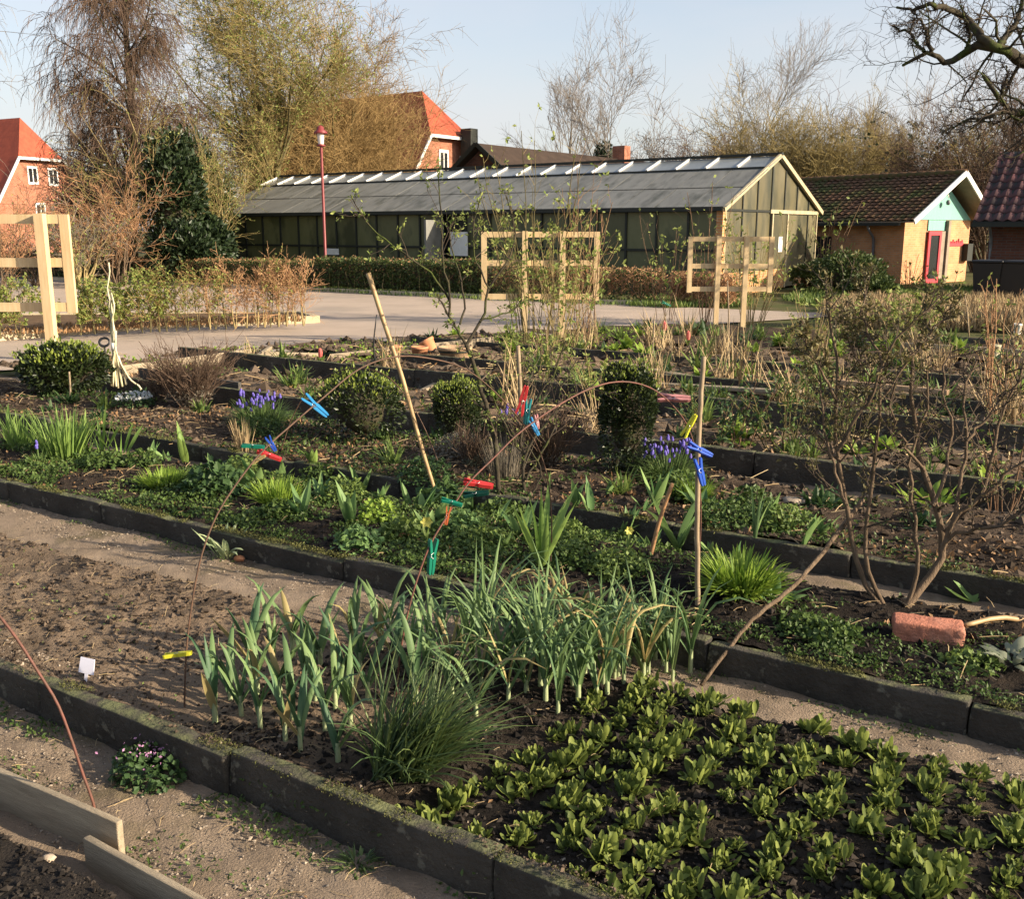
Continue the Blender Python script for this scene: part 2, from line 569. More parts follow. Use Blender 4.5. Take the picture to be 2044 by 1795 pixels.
def leafmat(name, a, b, tr=.3, rough=.55, spec=.3, **k):
    return M(name, a, b, 9, rough, spec, attr=True, transl=tr, **k)

l_lettuce = leafmat('leaf_lettuce', (.055, .082, .018), (.23, .265, .06), .3, .6, .2)
l_leek = leafmat('leaf_leek', (.055, .115, .055), (.18, .26, .09), .25, .55, .3)
l_dead = leafmat('leaf_dead', (.22, .16, .07), (.42, .34, .14), .3)
l_chive = leafmat('leaf_chive', (.045, .085, .03), (.14, .18, .055), .2, .5, .35)
l_iris = leafmat('leaf_iris', (.13, .22, .05), (.27, .38, .09), .35)
l_tulip = leafmat('leaf_tulip', (.09, .18, .06), (.21, .31, .10), .3)
l_pale = leafmat('leaf_pale', (.24, .31, .16), (.42, .47, .25), .3)
l_tuft = leafmat('leaf_bright', (.13, .22, .025), (.30, .40, .06), .35)
l_cover = leafmat('leaf_cover', (.035, .07, .016), (.11, .16, .035), .25)
l_gera = leafmat('leaf_geranium', (.030, .065, .022), (.07, .12, .035), .25)
l_box = leafmat('leaf_box', (.012, .023, .008), (.042, .056, .014), .15, .38, .45)
l_boxtip = leafmat('leaf_boxtip', (.12, .17, .025), (.24, .28, .05), .3, .45, .4)
l_ever = leafmat('leaf_evergreen', (.012, .024, .010), (.035, .055, .018), .1, .45, .4)
l_hedge = leafmat('leaf_hedge', (.028, .052, .013), (.09, .115, .03), .2)
l_beech = leafmat('leaf_beech_dry', (.20, .11, .05), (.36, .21, .10), .25)
l_spring = leafmat('leaf_spring', (.14, .19, .04), (.30, .33, .09), .35)
l_herb = leafmat('leaf_herb', (.07, .12, .03), (.20, .26, .06), .3)
l_grey = leafmat('leaf_grey', (.13, .15, .10), (.26, .27, .18), .25)
l_moss = leafmat('leaf_moss', (.06, .062, .02), (.15, .15, .055), .15, .8, .1)
l_olive = leafmat('leaf_olive_bud', (.07, .06, .025), (.19, .16, .06), .25)
l_lav = leafmat('leaf_lavender', (.13, .115, .085), (.24, .20, .15), .2)
l_musc = leafmat('leaf_muscari', (.06, .11, .03), (.15, .21, .06), .25)
f_musc = leafmat('flower_muscari', (.09, .07, .32), (.20, .15, .55), .2)
f_yellow = leafmat('flower_yellow', (.62, .55, .08), (.78, .72, .22), .3)
f_white = leafmat('flower_white', (.6, .6, .58), (.75, .75, .72), .3)
f_pink = leafmat('flower_pink', (.42, .20, .36), (.56, .30, .48), .3)
f_red = leafmat('flower_red', (.52, .10, .10), (.62, .18, .14), .25)

m_gh_roof = M('greenhouse_roof_glass', (.15, .146, .128), (.20, .194, .17), 1.6, .55, .3, c3=(.075, .075, .058), s3=1.3, lo3=.5, hi3=.7, stretch=(2.2, .7, .7), orand=.05)  # dark streaks are painted-in shadows of the rafters inside
m_gh_vent = M('greenhouse_vent_glass', (.16, .17, .165), (.22, .23, .22), 1.5, .28, .5, orand=.15)
m_gh_wall = M('greenhouse_wall_glass', (.095, .098, .040), (.14, .138, .065), 1.2, .45, .4, c3=(.055, .06, .026), s3=1.2, stretch=(1, 1, .5), orand=.3)
m_gh_gable = M('greenhouse_gable_glass', (.105, .09, .045), (.145, .125, .075), 1.2, .35, .5, c3=(.055, .055, .035), s3=1.8, lo3=.46, hi3=.66, stretch=(1, 1, .35), orand=.25)  # darker streaks: dirt, plus the dim interior painted into the glass colour
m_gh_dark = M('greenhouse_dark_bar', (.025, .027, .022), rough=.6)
m_gh_bar = M('greenhouse_pale_bar', (.46, .38, .24), (.34, .28, .17), 5, .6, .3)
m_gh_white = M('greenhouse_white_bar', (.72, .70, .64), rough=.5)
m_gh_base = M('greenhouse_plinth', (.075, .08, .055), (.05, .05, .035), 3, .9, .1, .3, 20)
m_gh_brick = brickmat('greenhouse_brick', (.55, .26, .10), (.46, .20, .08), (.42, .33, .22))
m_hut_brick = brickmat('hut_brick', (.60, .29, .135), (.52, .235, .105), (.46, .33, .22))
m_house_brick = brickmat('house_brick', (.38, .135, .075), (.30, .10, .055), (.32, .22, .16))
m_dark_brick = brickmat('dark_brick', (.14, .055, .035), (.10, .04, .028), (.10, .08, .07))
m_teal = M('turquoise_boards', (.20, .44, .36), (.17, .38, .31), 2, .6, .3, stretch=(1, 14, .6))
m_red = M('red_paint', (.50, .045, .06), (.42, .04, .05), 6, .5, .3)
m_glass = M('window_glass', (.02, .022, .024), rough=.08, spec=.6)
m_tile_hut = M('hut_roof_tile', (.095, .050, .030), (.15, .082, .045), 3, .9, .12, .6, 40, c3=(.07, .075, .025), s3=1.1, lo3=.48, hi3=.62)
m_tile_dark = M('dark_roof_tile', (.040, .024, .024), (.085, .030, .030), 2, .6, .35, orand=.5)
m_tile_red = M('red_roof_tile', (.38, .085, .045), (.29, .065, .036), 2.5, .8, .2, .3, 30)
m_tile_barn = M('barn_roof', (.042, .030, .024), (.06, .042, .032), 2, .95, .1, .6, 20)
m_soffit = M('soffit', (.30, .24, .18), (.24, .19, .14), 4, .8, .2)
m_binm = M('bin_plastic', (.010, .010, .011), rough=.5, spec=.4)
m_island = M('island_mulch', (.10, .065, .04), (.17, .11, .065), 8, .97, .05, .8, 60)

def peg_mat(n, c):
    return M('peg_' + n, c, tuple(v * .85 for v in c), 30, .38, .45, transl=.3)
PEG = {k: peg_mat(k, c) for k, c in dict(cyan=(.035, .30, .62), blue=(.03, .12, .62), green=(.01, .20, .125), dark_green=(.006, .055, .045),
       red=(.66, .055, .055), orange=(.62, .16, .06), yellow=(.72, .68, .05), teal=(.02, .22, .24), pink=(.56, .25, .25), cream=(.55, .42, .18)).items()}
m_spring = M('peg_spring', (.45, .45, .46), rough=.35, metal=.8)

def proj(P):
    P = np.asarray(P, float)
    d = P[..., 1] * _c - (P[..., 2] - CAMZ) * _s
    u = P[..., 1] * _s + (P[..., 2] - CAMZ) * _c
    return np.stack([1022 + FOC * P[..., 0] / d, 897.5 - FOC * u / d], -1)

def inpoly(xy, poly):
    x, y = xy[..., 0], xy[..., 1]
    r = np.zeros(x.shape, bool)
    for (x0, y0), (x1, y1) in zip(poly, poly[1:] + poly[:1]):
        c = ((y0 > y) != (y1 > y)) & (x < (x1 - x0) * (y - y0) / (y1 - y0 + 1e-12) + x0)
        r ^= c
    return r

# ------------------------------------------------------------------ setting: ground, road, paths, beds
def sheet(name, pts, z, mat):
    P = np.array([(p[0], p[1], z) for p in pts])
    me = bpy.data.meshes.new(name)
    me.from_pydata(P.tolist(), [], [list(range(len(P)))])
    me.materials.append(mat)
    return tag(ob(name, me), kind='structure')

sheet('ground', [(-700, -60), (700, -60), (700, 900), (-700, 900)], -.035, m_grass_ground)
RA, RB = at(0, 738), at(1250, 657)
rd = unit(RB - RA)
r0, r1 = RA - rd * 16, RB + rd * 7.5
H0, H1 = at(620, 580), at(1250, 607)
hd = unit(H1 - H0)
h0, h1 = H0 - hd * 16, H1 + hd * 4.5
sheet('road', [r0, r1, r1 + np.array((6, 3, 0)), h1 + np.array((7, 2.5, 0)), h1, h0, h0 + np.array((-9, -6, 0))], -.012, m_asphalt)

def g_road(n):
    a, b = to_gn(RA), to_gn(RB)
    return a[0] + (n - a[1]) * (b[0] - a[0]) / (b[1] - a[1]) + .3

def strip(name, n0, n1, dn, dg, zf, mat, g1=1.6, tintf=None, gmin=None):
    ns = np.linspace(n0, n1, max(2, int((n1 - n0) / dn) + 1))
    ga = np.maximum(g_road(ns), -1.75 * ns - 1.5)
    if gmin is not None:
        ga = np.maximum(ga, gmin)
    K = max(2, int((g1 - ga.min()) / dg))
    t = np.linspace(0, 1, K)
    g = ga[:, None] + (g1 - ga)[:, None] * t[None]
    n = np.repeat(ns[:, None], K, 1)
    x = GX[0] * g + NX[0] * n
    y = GX[1] * g + NX[1] * n
    z = zf(x, y, g, n)
    V = np.stack([x, y, z], -1).reshape(-1, 3)
    idx = np.arange(len(ns) * K).reshape(len(ns), K)
    F = np.stack([idx[:-1, :-1], idx[:-1, 1:], idx[1:, 1:], idx[1:, :-1]], -1).reshape(-1, 4)
    return tag(ob(name, mesh(name, V, F, mat, True, None if tintf is None else tintf(g, n).ravel())), kind='structure')

def rough(x, y):
    return .022 * vn(x, y, 1.7, 1) + .016 * vn(x, y, 5, 2) + .013 * vn(x, y, 13, 3) + .007 * vn(x, y, 33, 4)

BEDZ = .115
BEDS = [  # n0, n1
    (.10, 1.47), (2.00, 3.38), (3.77, 4.84), (5.24, 6.62), (7.10, 8.52), (9.02, 10.12), (10.32, 11.95), (12.15, 14.1), (14.3, 17.5)]

def bed_z(x, y, n, n0, n1, amp=1.0):
    z = BEDZ + rough(x, y) * amp
    if n0 == 2.0:      # the path behind the front bed widens to the left
        t = np.clip((x * GX[0] + y * GX[1] + 2.7) / .9, 0, 1)
        n1 = 3.16 + .20 * t * t * (3 - 2 * t) + .03 * vn(x, y, 2.0, 31)
        z = z + .02 * np.sin(n * 21 + 3 * vn(x, y, .8, 41)) * (1 - t) * np.clip((n - 2.6) * 2, 0, 1)
    e = np.clip((n1 - n) / (.16 if n0 == 2.0 else .11), 0, 1)
    return z * e * e * (3 - 2 * e) - .02 * (1 - e)

def soil_at(x, y):
    g, n = to_gn((x, y))
    for n0, n1 in BEDS:
        if n0 - .06 <= n <= n1:
            return float(bed_z(np.array([x]), np.array([y]), np.array([n]), n0, n1)[0])
    return 0.0

def soil_v(x, y, n):
    z = .010 * vn(x, y, 3.3, 21) + np.where(n < 2.0, .04, 0)
    for n0, n1 in BEDS:
        k = (n >= n0 - .06) & (n <= n1)
        z = np.where(k, bed_z(x, y, n, n0, n1), z)
    return z

def on(x, y, dz=0.0):
    "ground point of the garden seen at x, y"
    z = BEDZ
    for _ in range(3):
        p = at(x, y, z)
        z = soil_at(p[0], p[1])
    p[2] = z + dz
    return p

m_bed_mid = M('flower_bed_soil', (.048, .035, .026), (.015, .0125, .0108), 5, .96, .06, 1.0, 70, attr=True, c3=(.05, .037, .027), s3=3, lo3=.5, hi3=.7)
m_bed_front = M('front_bed_soil', (.215, .155, .105), (.015, .0128, .011), 5, .96, .06, 1.0, 75, attr=True, c3=(.085, .063, .045), s3=2.6, lo3=.50, hi3=.68)
def t_front(g, n):
    return np.clip((g + 2.55 + .25 * vn(g, n, 2.2, 9)) / .45, 0, 1) * .9 + .05 + .12 * vn(g, n, 7, 8)

res = [(.035, .035), (.022, .022), (.03, .03), (.04, .04), (.06, .06), (.08, .08), (.1, .1), (.14, .14), (.25, .25)]
mats = [m_soil_wet, m_bed_front, m_bed_mid, m_soil, m_soil_dry, m_soil_dry, m_soil_dry, m_soil_dry, m_soil]
for i, ((n0, n1), (dn, dg), mt) in enumerate(zip(BEDS, res, mats)):
    amp = [.9, .75, .9, 1.1, 1.3, 1.6, 1.8, 1.8, 1.5][i]
    strip('garden_bed', n0, n1, dn, dg, lambda x, y, g, n, n0=n0, n1=n1, amp=amp: bed_z(x, y, n, n0, n1, amp), mt,
          tintf=t_front if i == 1 else ((lambda g, n: np.clip((g + 2.9 + .4 * vn(g, n, 1.6, 9)) / .9, 0, 1) * .9 + .05) if i == 2 else None), g1=1.6 if i < 4 else 3.2)
for i, (a, b) in enumerate([(1.40, 2.02), (3.08, 3.80), (4.76, 5.28), (6.54, 7.14), (8.44, 9.06), (10.04, 10.4), (11.88, 12.25), (14.0, 14.4)]):
    d = [.018, .028, .04, .07, .1, .12, .15, .2][i]
    strip('garden_path', a, b, d, d, lambda x, y, g, n, i=i: (.04 if i == 0 else 0) + .010 * vn(x, y, 3.3, 21) + .007 * vn(x, y, 11, 22) + .004 * vn(x, y, 40, 23), m_path, g1=3.2)

# ---- loose crumbs on the soil (stuff)
OCT = np.array([(1, 0, 0), (-1, 0, 0), (0, 1, 0), (0, -1, 0), (0, 0, 1), (0, 0, -1)], float)
OCF = np.array([(0, 2, 4), (2, 1, 4), (1, 3, 4), (3, 0, 4), (2, 0, 5), (1, 2, 5), (3, 1, 5), (0, 3, 5)])
def crumbs(name, N, n0, n1, g0, g1, s0, s1, mat, zoff=.3, path=False, dens=None, flat=.7):
    g, n = U(g0, g1, N), U(n0, n1, N)
    x, y = GX[0] * g + NX[0] * n, GX[1] * g + NX[1] * n
    k = g > g_road(n)
    if dens is not None:
        k &= dens(x, y, g, n)
    x, y, n = x[k], y[k], n[k]
    N = len(x)
    z = soil_v(x, y, n)
    s = s0 * (s1 / s0) ** (rng.random(N) ** 2.2)
    V = OCT[None] * (s[:, None, None]) * (1 + .35 * rng.normal(size=(N, 6, 1)).clip(-1, 1)) * np.array((1, 1, flat)) + rng.normal(size=(N, 6, 3)) * s[:, None, None] * .18
    a = U(0, 6.28, N)
    ca, sa = np.cos(a)[:, None], np.sin(a)[:, None]
    V = np.stack([V[..., 0] * ca - V[..., 1] * sa, V[..., 0] * sa + V[..., 1] * ca, V[..., 2]], -1)
    V += np.stack([x, y, z + s * zoff], -1)[:, None]
    F = (OCF[None] + (np.arange(N) * 6)[:, None, None]).reshape(-1, 3)
    o = ob(name, mesh(name, V, F, mat, False, np.repeat(rng.random(N), 6)))
    return o

tag(crumbs('soil_crumbs', 9000, 2.0, 3.3, -5.6, -2.3, .003, .016, m_clod), 'small dry soil crumbs on the bare left part of the front bed', 'soil crumbs', kind='stuff')
tag(crumbs('compost_crumbs', 15000, 2.0, 3.3, -2.7, .2, .003, .018, m_clod_wet), 'dark compost crumbs between the lettuce rosettes', 'soil crumbs', kind='stuff')
tag(crumbs('compost_crumbs', 9000, .5, 1.44, -3.2, -.6, .003, .012, m_clod_wet), 'dark soil crumbs below the grey boards', 'soil crumbs', kind='stuff')
tag(crumbs('soil_crumbs', 7000, 3.8, 4.8, -8, -.2, .004, .02, m_clod_wet), 'soil crumbs in the flower bed with the tulips', 'soil crumbs', kind='stuff')
tag(crumbs('soil_crumbs', 9000, 5.25, 6.6, -11, -.3, .006, .032, m_clod), 'soil crumbs around the box bushes', 'soil crumbs', kind='stuff')
tag(crumbs('soil_crumbs', 12000, 7.1, 14, -13, -.5, .012, .07, m_clod, .4), 'coarse dug clods in the vegetable beds by the road', 'soil crumbs', kind='stuff')
tag(crumbs('path_gravel', 9000, 1.48, 1.95, -3.6, .4, .0015, .007, m_pebble, .2, flat=.6), 'fine gravel on the sandy path in front of the concrete kerb', 'gravel', kind='stuff')
tag(crumbs('path_gravel', 5000, 3.36, 3.70, -6.6, .2, .002, .009, m_pebble, .2, flat=.6), 'fine gravel on the sandy path behind the lettuce', 'gravel', kind='stuff')

# ---- concrete kerbs, one stone after the other
kst = [mesh('kerb_stone', *chunk(.998, .062, .30, 40, 3, 8, .011, .014, 6, s, .008), m_kerb, True) for s in range(5)]
def kerb_row(n, g0, g1, label, top=.185, L=1.0, jit=.006):
    o = thing('concrete_kerb', label, 'kerb', (*gn((g0 + g1) / 2, n), 0))
    k, g = 0, g0
    while g < g1:
        c = gn(g + L / 2, n + U(-jit, jit))
        s = ob('kerb_stone', kst[(k * 3 + int(n * 10)) % 5], o, (c[0] - o.location.x, c[1] - o.location.y, top - .30 + U(-.010, .010)), GA + U(-.008, .008) + (math.pi if k % 2 else 0))
        s.rotation_euler[0] = U(-.03, .03)
        s.rotation_euler[1] = U(-.008, .008)
        g += L
        k += 1
    return o
kerb_row(1.97, -5.3, 1.2, 'mossy concrete kerb between the sandy front path and the lettuce bed')
kerb_row(3.735, -8.4, 1.2, 'concrete kerb in front of the tulip and iris bed', .125)
kerb_row(5.205, -11.2, 1.2, 'concrete kerb in front of the bed with the box bushes', .13)
kerb_row(7.06, g_road(7.06) + 1.2, -.6, 'dark kerb behind the box bushes and lavender', .19)
kerb_row(8.98, g_road(8.98) + .6, .6, 'dark kerb beside the wooden half barrel', .24)
kerb_row(10.26, g_road(10.26) + 2.6, .6, 'kerb at the dug-over soil strip beside the long planks', .22)
kerb_row(12.1, g_road(12.1) + .6, .6, 'far kerb behind the hyacinth row', .2)

# ---- island of young hedge in the road, with its pale kerb
IA, IB = at(-60, 683), at(300, 655)
IC = at(632, 643)
i_far = [at(600, 633), at(280, 636), at(-150, 640)]
isl = [at(-200, 690), IA, IB, IC] + i_far
Vt = [(p[0], p[1], .10) for p in isl]
me = bpy.data.meshes.new('island_bed')
nV = len(isl)
me.from_pydata([(p[0], p[1], -.05) for p in isl] + Vt, [], [list(range(nV, 2 * nV))] + [[i, (i + 1) % nV, (i + 1) % nV + nV, i + nV] for i in range(nV)])
me.materials.append(m_island)
tag(ob('island_bed', me), kind='structure')
ke = thing('road_kerb', 'pale concrete kerb round the island of young hedge plants', 'kerb', isl[1])
seg = [isl[0], IA, IB, IC, i_far[0], i_far[1], i_far[2]]
for a, b in zip(seg, seg[1:]):
    L = np.linalg.norm(b - a)
    n = max(1, int(L / 1.0))
    for k in range(n):
        p0, p1 = a + (b - a) * (k / n), a + (b - a) * ((k + .985) / n)
        V, F = bar(p0 + np.array((0, 0, .04)), p1 + np.array((0, 0, .04)), .14, .17)
        ob('kerb_stone', mesh('kerb_stone', V - isl[1], F, m_road_kerb), ke)
ke = thing('road_kerb', 'low kerb along the far side of the road below the clipped hedge', 'kerb', H0)
for k in range(24):
    a = h0 + hd * (k * 1.0 + 3) + np.array((0, 0, .02)); b = a + hd * .985
    V, F = bar(a, b, .12, .14)
    ob('kerb_stone', mesh('kerb_stone', V - H0, F, m_road_kerb), ke)

# ------------------------------------------------------------------ buildings
BA = R(-36)
def prism(poly, d, axis):
    "extrude a polygon (2D) by d along axis: 'x' gives y,z polygons, 'y' gives x,z polygons"
    n = len(poly)
    a, b = d
    if axis == 'x':
        V = [(a, p, q) for p, q in poly] + [(b, p, q) for p, q in poly]
    elif axis == 'y':
        V = [(p, a, q) for p, q in poly] + [(p, b, q) for p, q in poly]
    else:
        V = [(p, q, a) for p, q in poly] + [(p, q, b) for p, q in poly]
    F = [list(range(n))[::-1], list(range(n, 2 * n))] + [[i, (i + 1) % n, (i + 1) % n + n, i + n] for i in range(n)]
    return V, F

def pm(name, V, F, mat):
    me = bpy.data.meshes.new(name)
    me.from_pydata([tuple(map(float, v)) for v in V], [], [list(map(int, f)) for f in F])
    me.materials.append(mat)
    return me

def bx(name, parent, mat, *a):
    return ob(name, mesh(name, *box(*a), mat), parent)

def br(name, parent, mat, A, B, w, h, up=(0, 0, 1)):
    return ob(name, mesh(name, *bar(A, B, w, h, up), mat), parent)

# --- greenhouse: local x along its length (0 at the gable, negative away), y across, z up
GL = at(1440, 590)
gh = thing('greenhouse', 'long glass greenhouse with algae-green walls and white-barred ridge vents', 'greenhouse', GL, BA)
gW, gE, gR, gLn = 7.5, 2.38, 3.92, 22.0
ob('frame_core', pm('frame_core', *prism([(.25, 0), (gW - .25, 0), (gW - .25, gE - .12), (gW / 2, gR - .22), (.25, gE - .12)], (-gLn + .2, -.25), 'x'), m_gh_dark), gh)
bx('plinth', gh, m_gh_base, -gLn, -.06, -.03, .10, -.05, .55)
ncol = 22
pane_u = mesh('pane', *box(.03, .97, 0, .02, 1.25, gE - .10), m_gh_wall)
pane_l = mesh('pane', *box(.03, .97, 0, .02, .57, 1.18), m_gh_wall)
for k in range(ncol):
    x0 = -gLn + k * (gLn - .1) / ncol
    if k in (12,):
        continue
    for mm in (pane_u, pane_l):
        p = ob('pane', mm, gh, (x0, .02 + U(0, .012), 0))
for k in range(ncol + 1):
    x0 = -gLn + k * (gLn - .1) / ncol
    bx('mullion', gh, m_gh_dark, x0 - .03, x0 + .03, -.02, .05, .55, gE - .09)
br('rail', gh, m_gh_dark, (-gLn, .01, 1.215), (-.1, .01, 1.215), .07, .06)
br('gutter', gh, m_gh_dark, (-gLn - .2, -.12, gE - .03), (.02, -.12, gE - .03), .16, .12)
xo = -gLn + 12 * (gLn - .1) / ncol
bx('door_panel', gh, m_white, xo + .40, xo + 1.12, -.10, -.06, .95, 1.72)
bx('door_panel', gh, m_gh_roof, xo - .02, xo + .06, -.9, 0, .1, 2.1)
bx('notice_board', gh, m_white, -15.6, -14.9, -.06, -.035, .9, 1.12)
def roof_pt(x, s):   # s 0 at the eave, 1 at the ridge
    return np.array((x, -.12 + (gW / 2 + .12) * s, gE + (gR - gE) * s))
up = unit(np.cross((1, 0, 0), roof_pt(0, 1) - roof_pt(0, 0)))
rows = [(0.0, .36, 0.0), (.37, .73, .012)]
for s0, s1, lift in rows:
    V = []
    a, b = roof_pt(0, s0), roof_pt(0, s1)
    w = (gLn + .3) / 20
    for off in (0, .025):
        V += [a + up * off, a + up * off + (w * .985, 0, 0), b + up * off + (w * .985, 0, 0), b + up * off]
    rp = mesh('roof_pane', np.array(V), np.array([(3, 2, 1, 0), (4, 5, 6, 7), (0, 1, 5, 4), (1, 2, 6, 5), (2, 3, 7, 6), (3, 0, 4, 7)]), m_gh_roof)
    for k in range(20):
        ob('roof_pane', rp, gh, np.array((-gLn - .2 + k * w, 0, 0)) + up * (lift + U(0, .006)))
w = (gLn + .3) / 22
a, b = roof_pt(0, .745), roof_pt(0, .985)
V = []
for off in (.05, .075):
    V += [a + up * off, a + up * off + (w * .985, 0, 0), b + up * (off - .03) + (w * .985, 0, 0), b + up * (off - .03)]
vp = mesh('vent_pane', np.array(V), np.array([(3, 2, 1, 0), (4, 5, 6, 7), (0, 1, 5, 4), (1, 2, 6, 5), (2, 3, 7, 6), (3, 0, 4, 7)]), m_gh_vent)
vb = mesh('vent_bar', *bar(a + up * .10, b + up * .07, .06, .05, up), m_gh_white)
for k in range(22):
    ob('vent_pane', vp, gh, (-gLn - .2 + k * w, 0, 0))
    ob('vent_bar', vb, gh, (-gLn - .2 + k * w, 0, 0))
br('vent_rail', gh, m_gh_dark, roof_pt(-gLn - .2, .737) + up * .05, roof_pt(.05, .737) + up * .05, .06, .07)
br('ridge_cap', gh, m_gh_dark, (-gLn - .2, gW / 2, gR + .09), (.08, gW / 2, gR + .09), .16, .08)
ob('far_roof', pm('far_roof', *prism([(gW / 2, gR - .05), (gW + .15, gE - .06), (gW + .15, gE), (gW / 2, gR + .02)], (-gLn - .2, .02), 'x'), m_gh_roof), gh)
# gable
def gz(y):
    return gE + (gR - gE) * (1 - abs(y - gW / 2) / (gW / 2)) - .06
ys = [0.18, 1.3, 2.35, 3.4, 4.45, 5.5, 6.55, 7.4]
for k, (a, b) in enumerate(zip(ys, ys[1:])):
    mid = [(gW / 2, gz(gW / 2))] if a < gW / 2 < b else []
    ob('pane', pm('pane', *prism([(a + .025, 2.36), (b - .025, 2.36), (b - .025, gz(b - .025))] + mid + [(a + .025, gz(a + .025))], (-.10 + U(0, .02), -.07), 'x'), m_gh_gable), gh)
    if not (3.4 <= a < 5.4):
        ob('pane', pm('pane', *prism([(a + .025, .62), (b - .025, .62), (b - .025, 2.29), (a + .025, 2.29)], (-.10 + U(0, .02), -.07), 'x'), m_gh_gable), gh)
for y in ys:
    bx('mullion', gh, m_gh_dark if y not in (0.18, 7.4) else m_gh_bar, -.09, -.04, y - .03, y + .03, 0, gz(y) - .02)
br('rail', gh, m_gh_bar, (-.05, 3.3, 2.325), (-.05, 7.4, 2.325), .08, .11)
br('rail', gh, m_gh_dark, (-.06, .1, 2.325), (-.06, 3.3, 2.325), .06, .06)
bx('plinth', gh, m_gh_brick, -.16, -.055, .05, 3.42, -.05, .60)
bx('plinth', gh, m_gh_brick, -.16, -.055, 5.52, 7.45, -.05, .60)
bx('corner_pier', gh, m_gh_brick, -.22, -.03, -.06, .16, -.05, 2.30)
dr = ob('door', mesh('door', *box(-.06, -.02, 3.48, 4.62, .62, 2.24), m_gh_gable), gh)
bx('door_panel', dr, m_gh_brick, -.055, -.015, 3.48, 4.62, .02, .615)
bx('door_frame', dr, m_gh_bar, -.02, .015, 4.62, 4.70, .02, 2.26)
bx('door_frame', dr, m_gh_bar, -.02, .015, 3.40, 3.48, .02, 2.26)
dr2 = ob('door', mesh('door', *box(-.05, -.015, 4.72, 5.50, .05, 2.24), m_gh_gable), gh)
bx('notice', dr, m_white, -.018, -.008, 4.02, 4.34, 1.12, 1.58)
for sgn in (0, 1):
    a = np.array((.03, -.14 if sgn == 0 else gW + .14, gE - .05))
    br('barge_board', gh, m_gh_bar, a, (.03, gW / 2, gR + .05), .07, .13)

# --- brick hut with turquoise gable
HC = at(1797, 566)
hut = thing('brick_hut', 'low orange brick hut with turquoise gable and mossy brown tiled roof', 'hut', HC, R(-54))
hW, hE, hR, hLn, hA = 4.0, 2.12, 3.66, 13.5, 2.35
wall = ob('wall', pm('wall', *prism([(0, -.05), (hW, -.05), (hW, hE), (0, hE)], (-hLn, 0), 'x'), m_hut_brick), hut)
ob('gable_boards', pm('gable_boards', *prism([(.02, hE + .003), (hW - .02, hE + .003), (hA, hR - .42)], (-.10, .03), 'x'), m_teal), hut)
ov = .62
zl, zr_ = hE - .06, hE + .06
# rows of waved tiles on both slopes, as one sheet of relief each
def tile_courses(y0, z0, y1, z1, flip):
    nr, ncx = 15, 190
    th = math.atan2(z1 - z0, abs(y1 - y0))
    sg_ = 1 if y1 > y0 else -1
    xs = np.linspace(-hLn - .3, ov, ncx)
    Vr, Fr, base = [], [], 0
    for r in range(nr):
        for s_, lf in ((r / nr, .055), ((r + 1.12) / nr, .012)):
            lft = lf + .022 * np.cos(xs * 2 * math.pi / .28) + .012 * vn(xs, xs * 0 + r, 3, 4)
            Vr.append(np.stack([xs, y0 + (y1 - y0) * s_ - sg_ * math.sin(th) * lft, z0 + (z1 - z0) * s_ + math.cos(th) * lft], -1))
        i = np.arange(ncx - 1) + base
        Fr.append(np.stack([i, i + 1, i + 1 + ncx, i + ncx], -1))
        base += 2 * ncx
    Fr = np.concatenate(Fr)
    return mesh('tile_courses', np.concatenate(Vr), Fr[:, ::-1] if flip else Fr, m_tile_hut, True)
roof = ob('roof', pm('roof', *prism([(-.45, zl - .04), (hA, hR - .06), (hW + .35, zr_ - .04), (hW + .35, zr_), (hA, hR), (-.45, zl)], (-hLn - .3, ov), 'x'), m_soffit), hut)
tag(ob('tile_courses', tile_courses(-.5, zl, hA, hR + .01, False), roof), kind='stuff')
tag(ob('tile_courses', tile_courses(hW + .4, zr_, hA, hR + .01, True), roof), kind='stuff')
rcV, rcF = lathe([(.0, 0), (.115, 0), (.125, .05), (.115, .36), (.1, .38), (0, .38)], 10)
rcV = rcV[:, [2, 1, 0]]
rcm = mesh('ridge_tile', rcV, rcF, m_tile_hut, True)
for k in range(39):
    ob('ridge_tile', rcm, roof, (-hLn - .3 + k * .37, hA, hR + .03))
for y0, z0 in ((-.48, zl - .02), (hW + .38, zr_ - .02)):
    br('barge_board', hut, m_white, (ov + .02, y0, z0), (ov + .02, hA, hR + .02), .05, .17)
br('gutter', hut, m_gh_dark, (-hLn + 1, -.5, hE - .15), (ov - .5, -.5, hE - .15), .12, .10)
dp = resample([(-1.1, -.5, hE - .16), (-1.1, -.44, hE - .3), (-1.1, -.12, hE - .62), (-1.1, -.09, hE - .9), (-1.1, -.09, 0)], 14)
ob('downpipe', mesh('downpipe', *tubes(dp, np.full(14, .045), 10), m_zinc, True), hut)
# entrance in the gable
dn = ob('door', mesh('door', *box(.005, .05, 1.40, 2.35, -.03, 1.72), m_red), hut)
bx('door_frame', dn, m_red, .05, .10, 1.32, 1.44, -.03, 1.74)
bx('door_frame', dn, m_red, .05, .10, 1.98, 2.10, -.03, 1.74)
bx('door_frame', dn, m_red, .052, .098, 1.44, 1.98, 1.60, 1.74)
bx('door_frame', dn, m_red, .052, .098, 1.44, 1.98, -.03, .10)
bx('glass_pane', dn, m_glass, .045, .07, 1.46, 1.96, .12, 1.58)
bx('side_light', dn, m_soffit, .05, .085, 2.12, 2.36, -.03, 1.74)
bx('transom', hut, m_teal, .004, .04, 1.32, 2.36, 1.76, hE - .01)
bx('post', hut, m_soffit, .0, .16, 2.38, 2.52, -.03, hE - .02)
lampV, lampF = lathe([(0, 0), (.05, 0), (.09, .05), (.11, .16), (.05, .24), (0, .25)], 12)
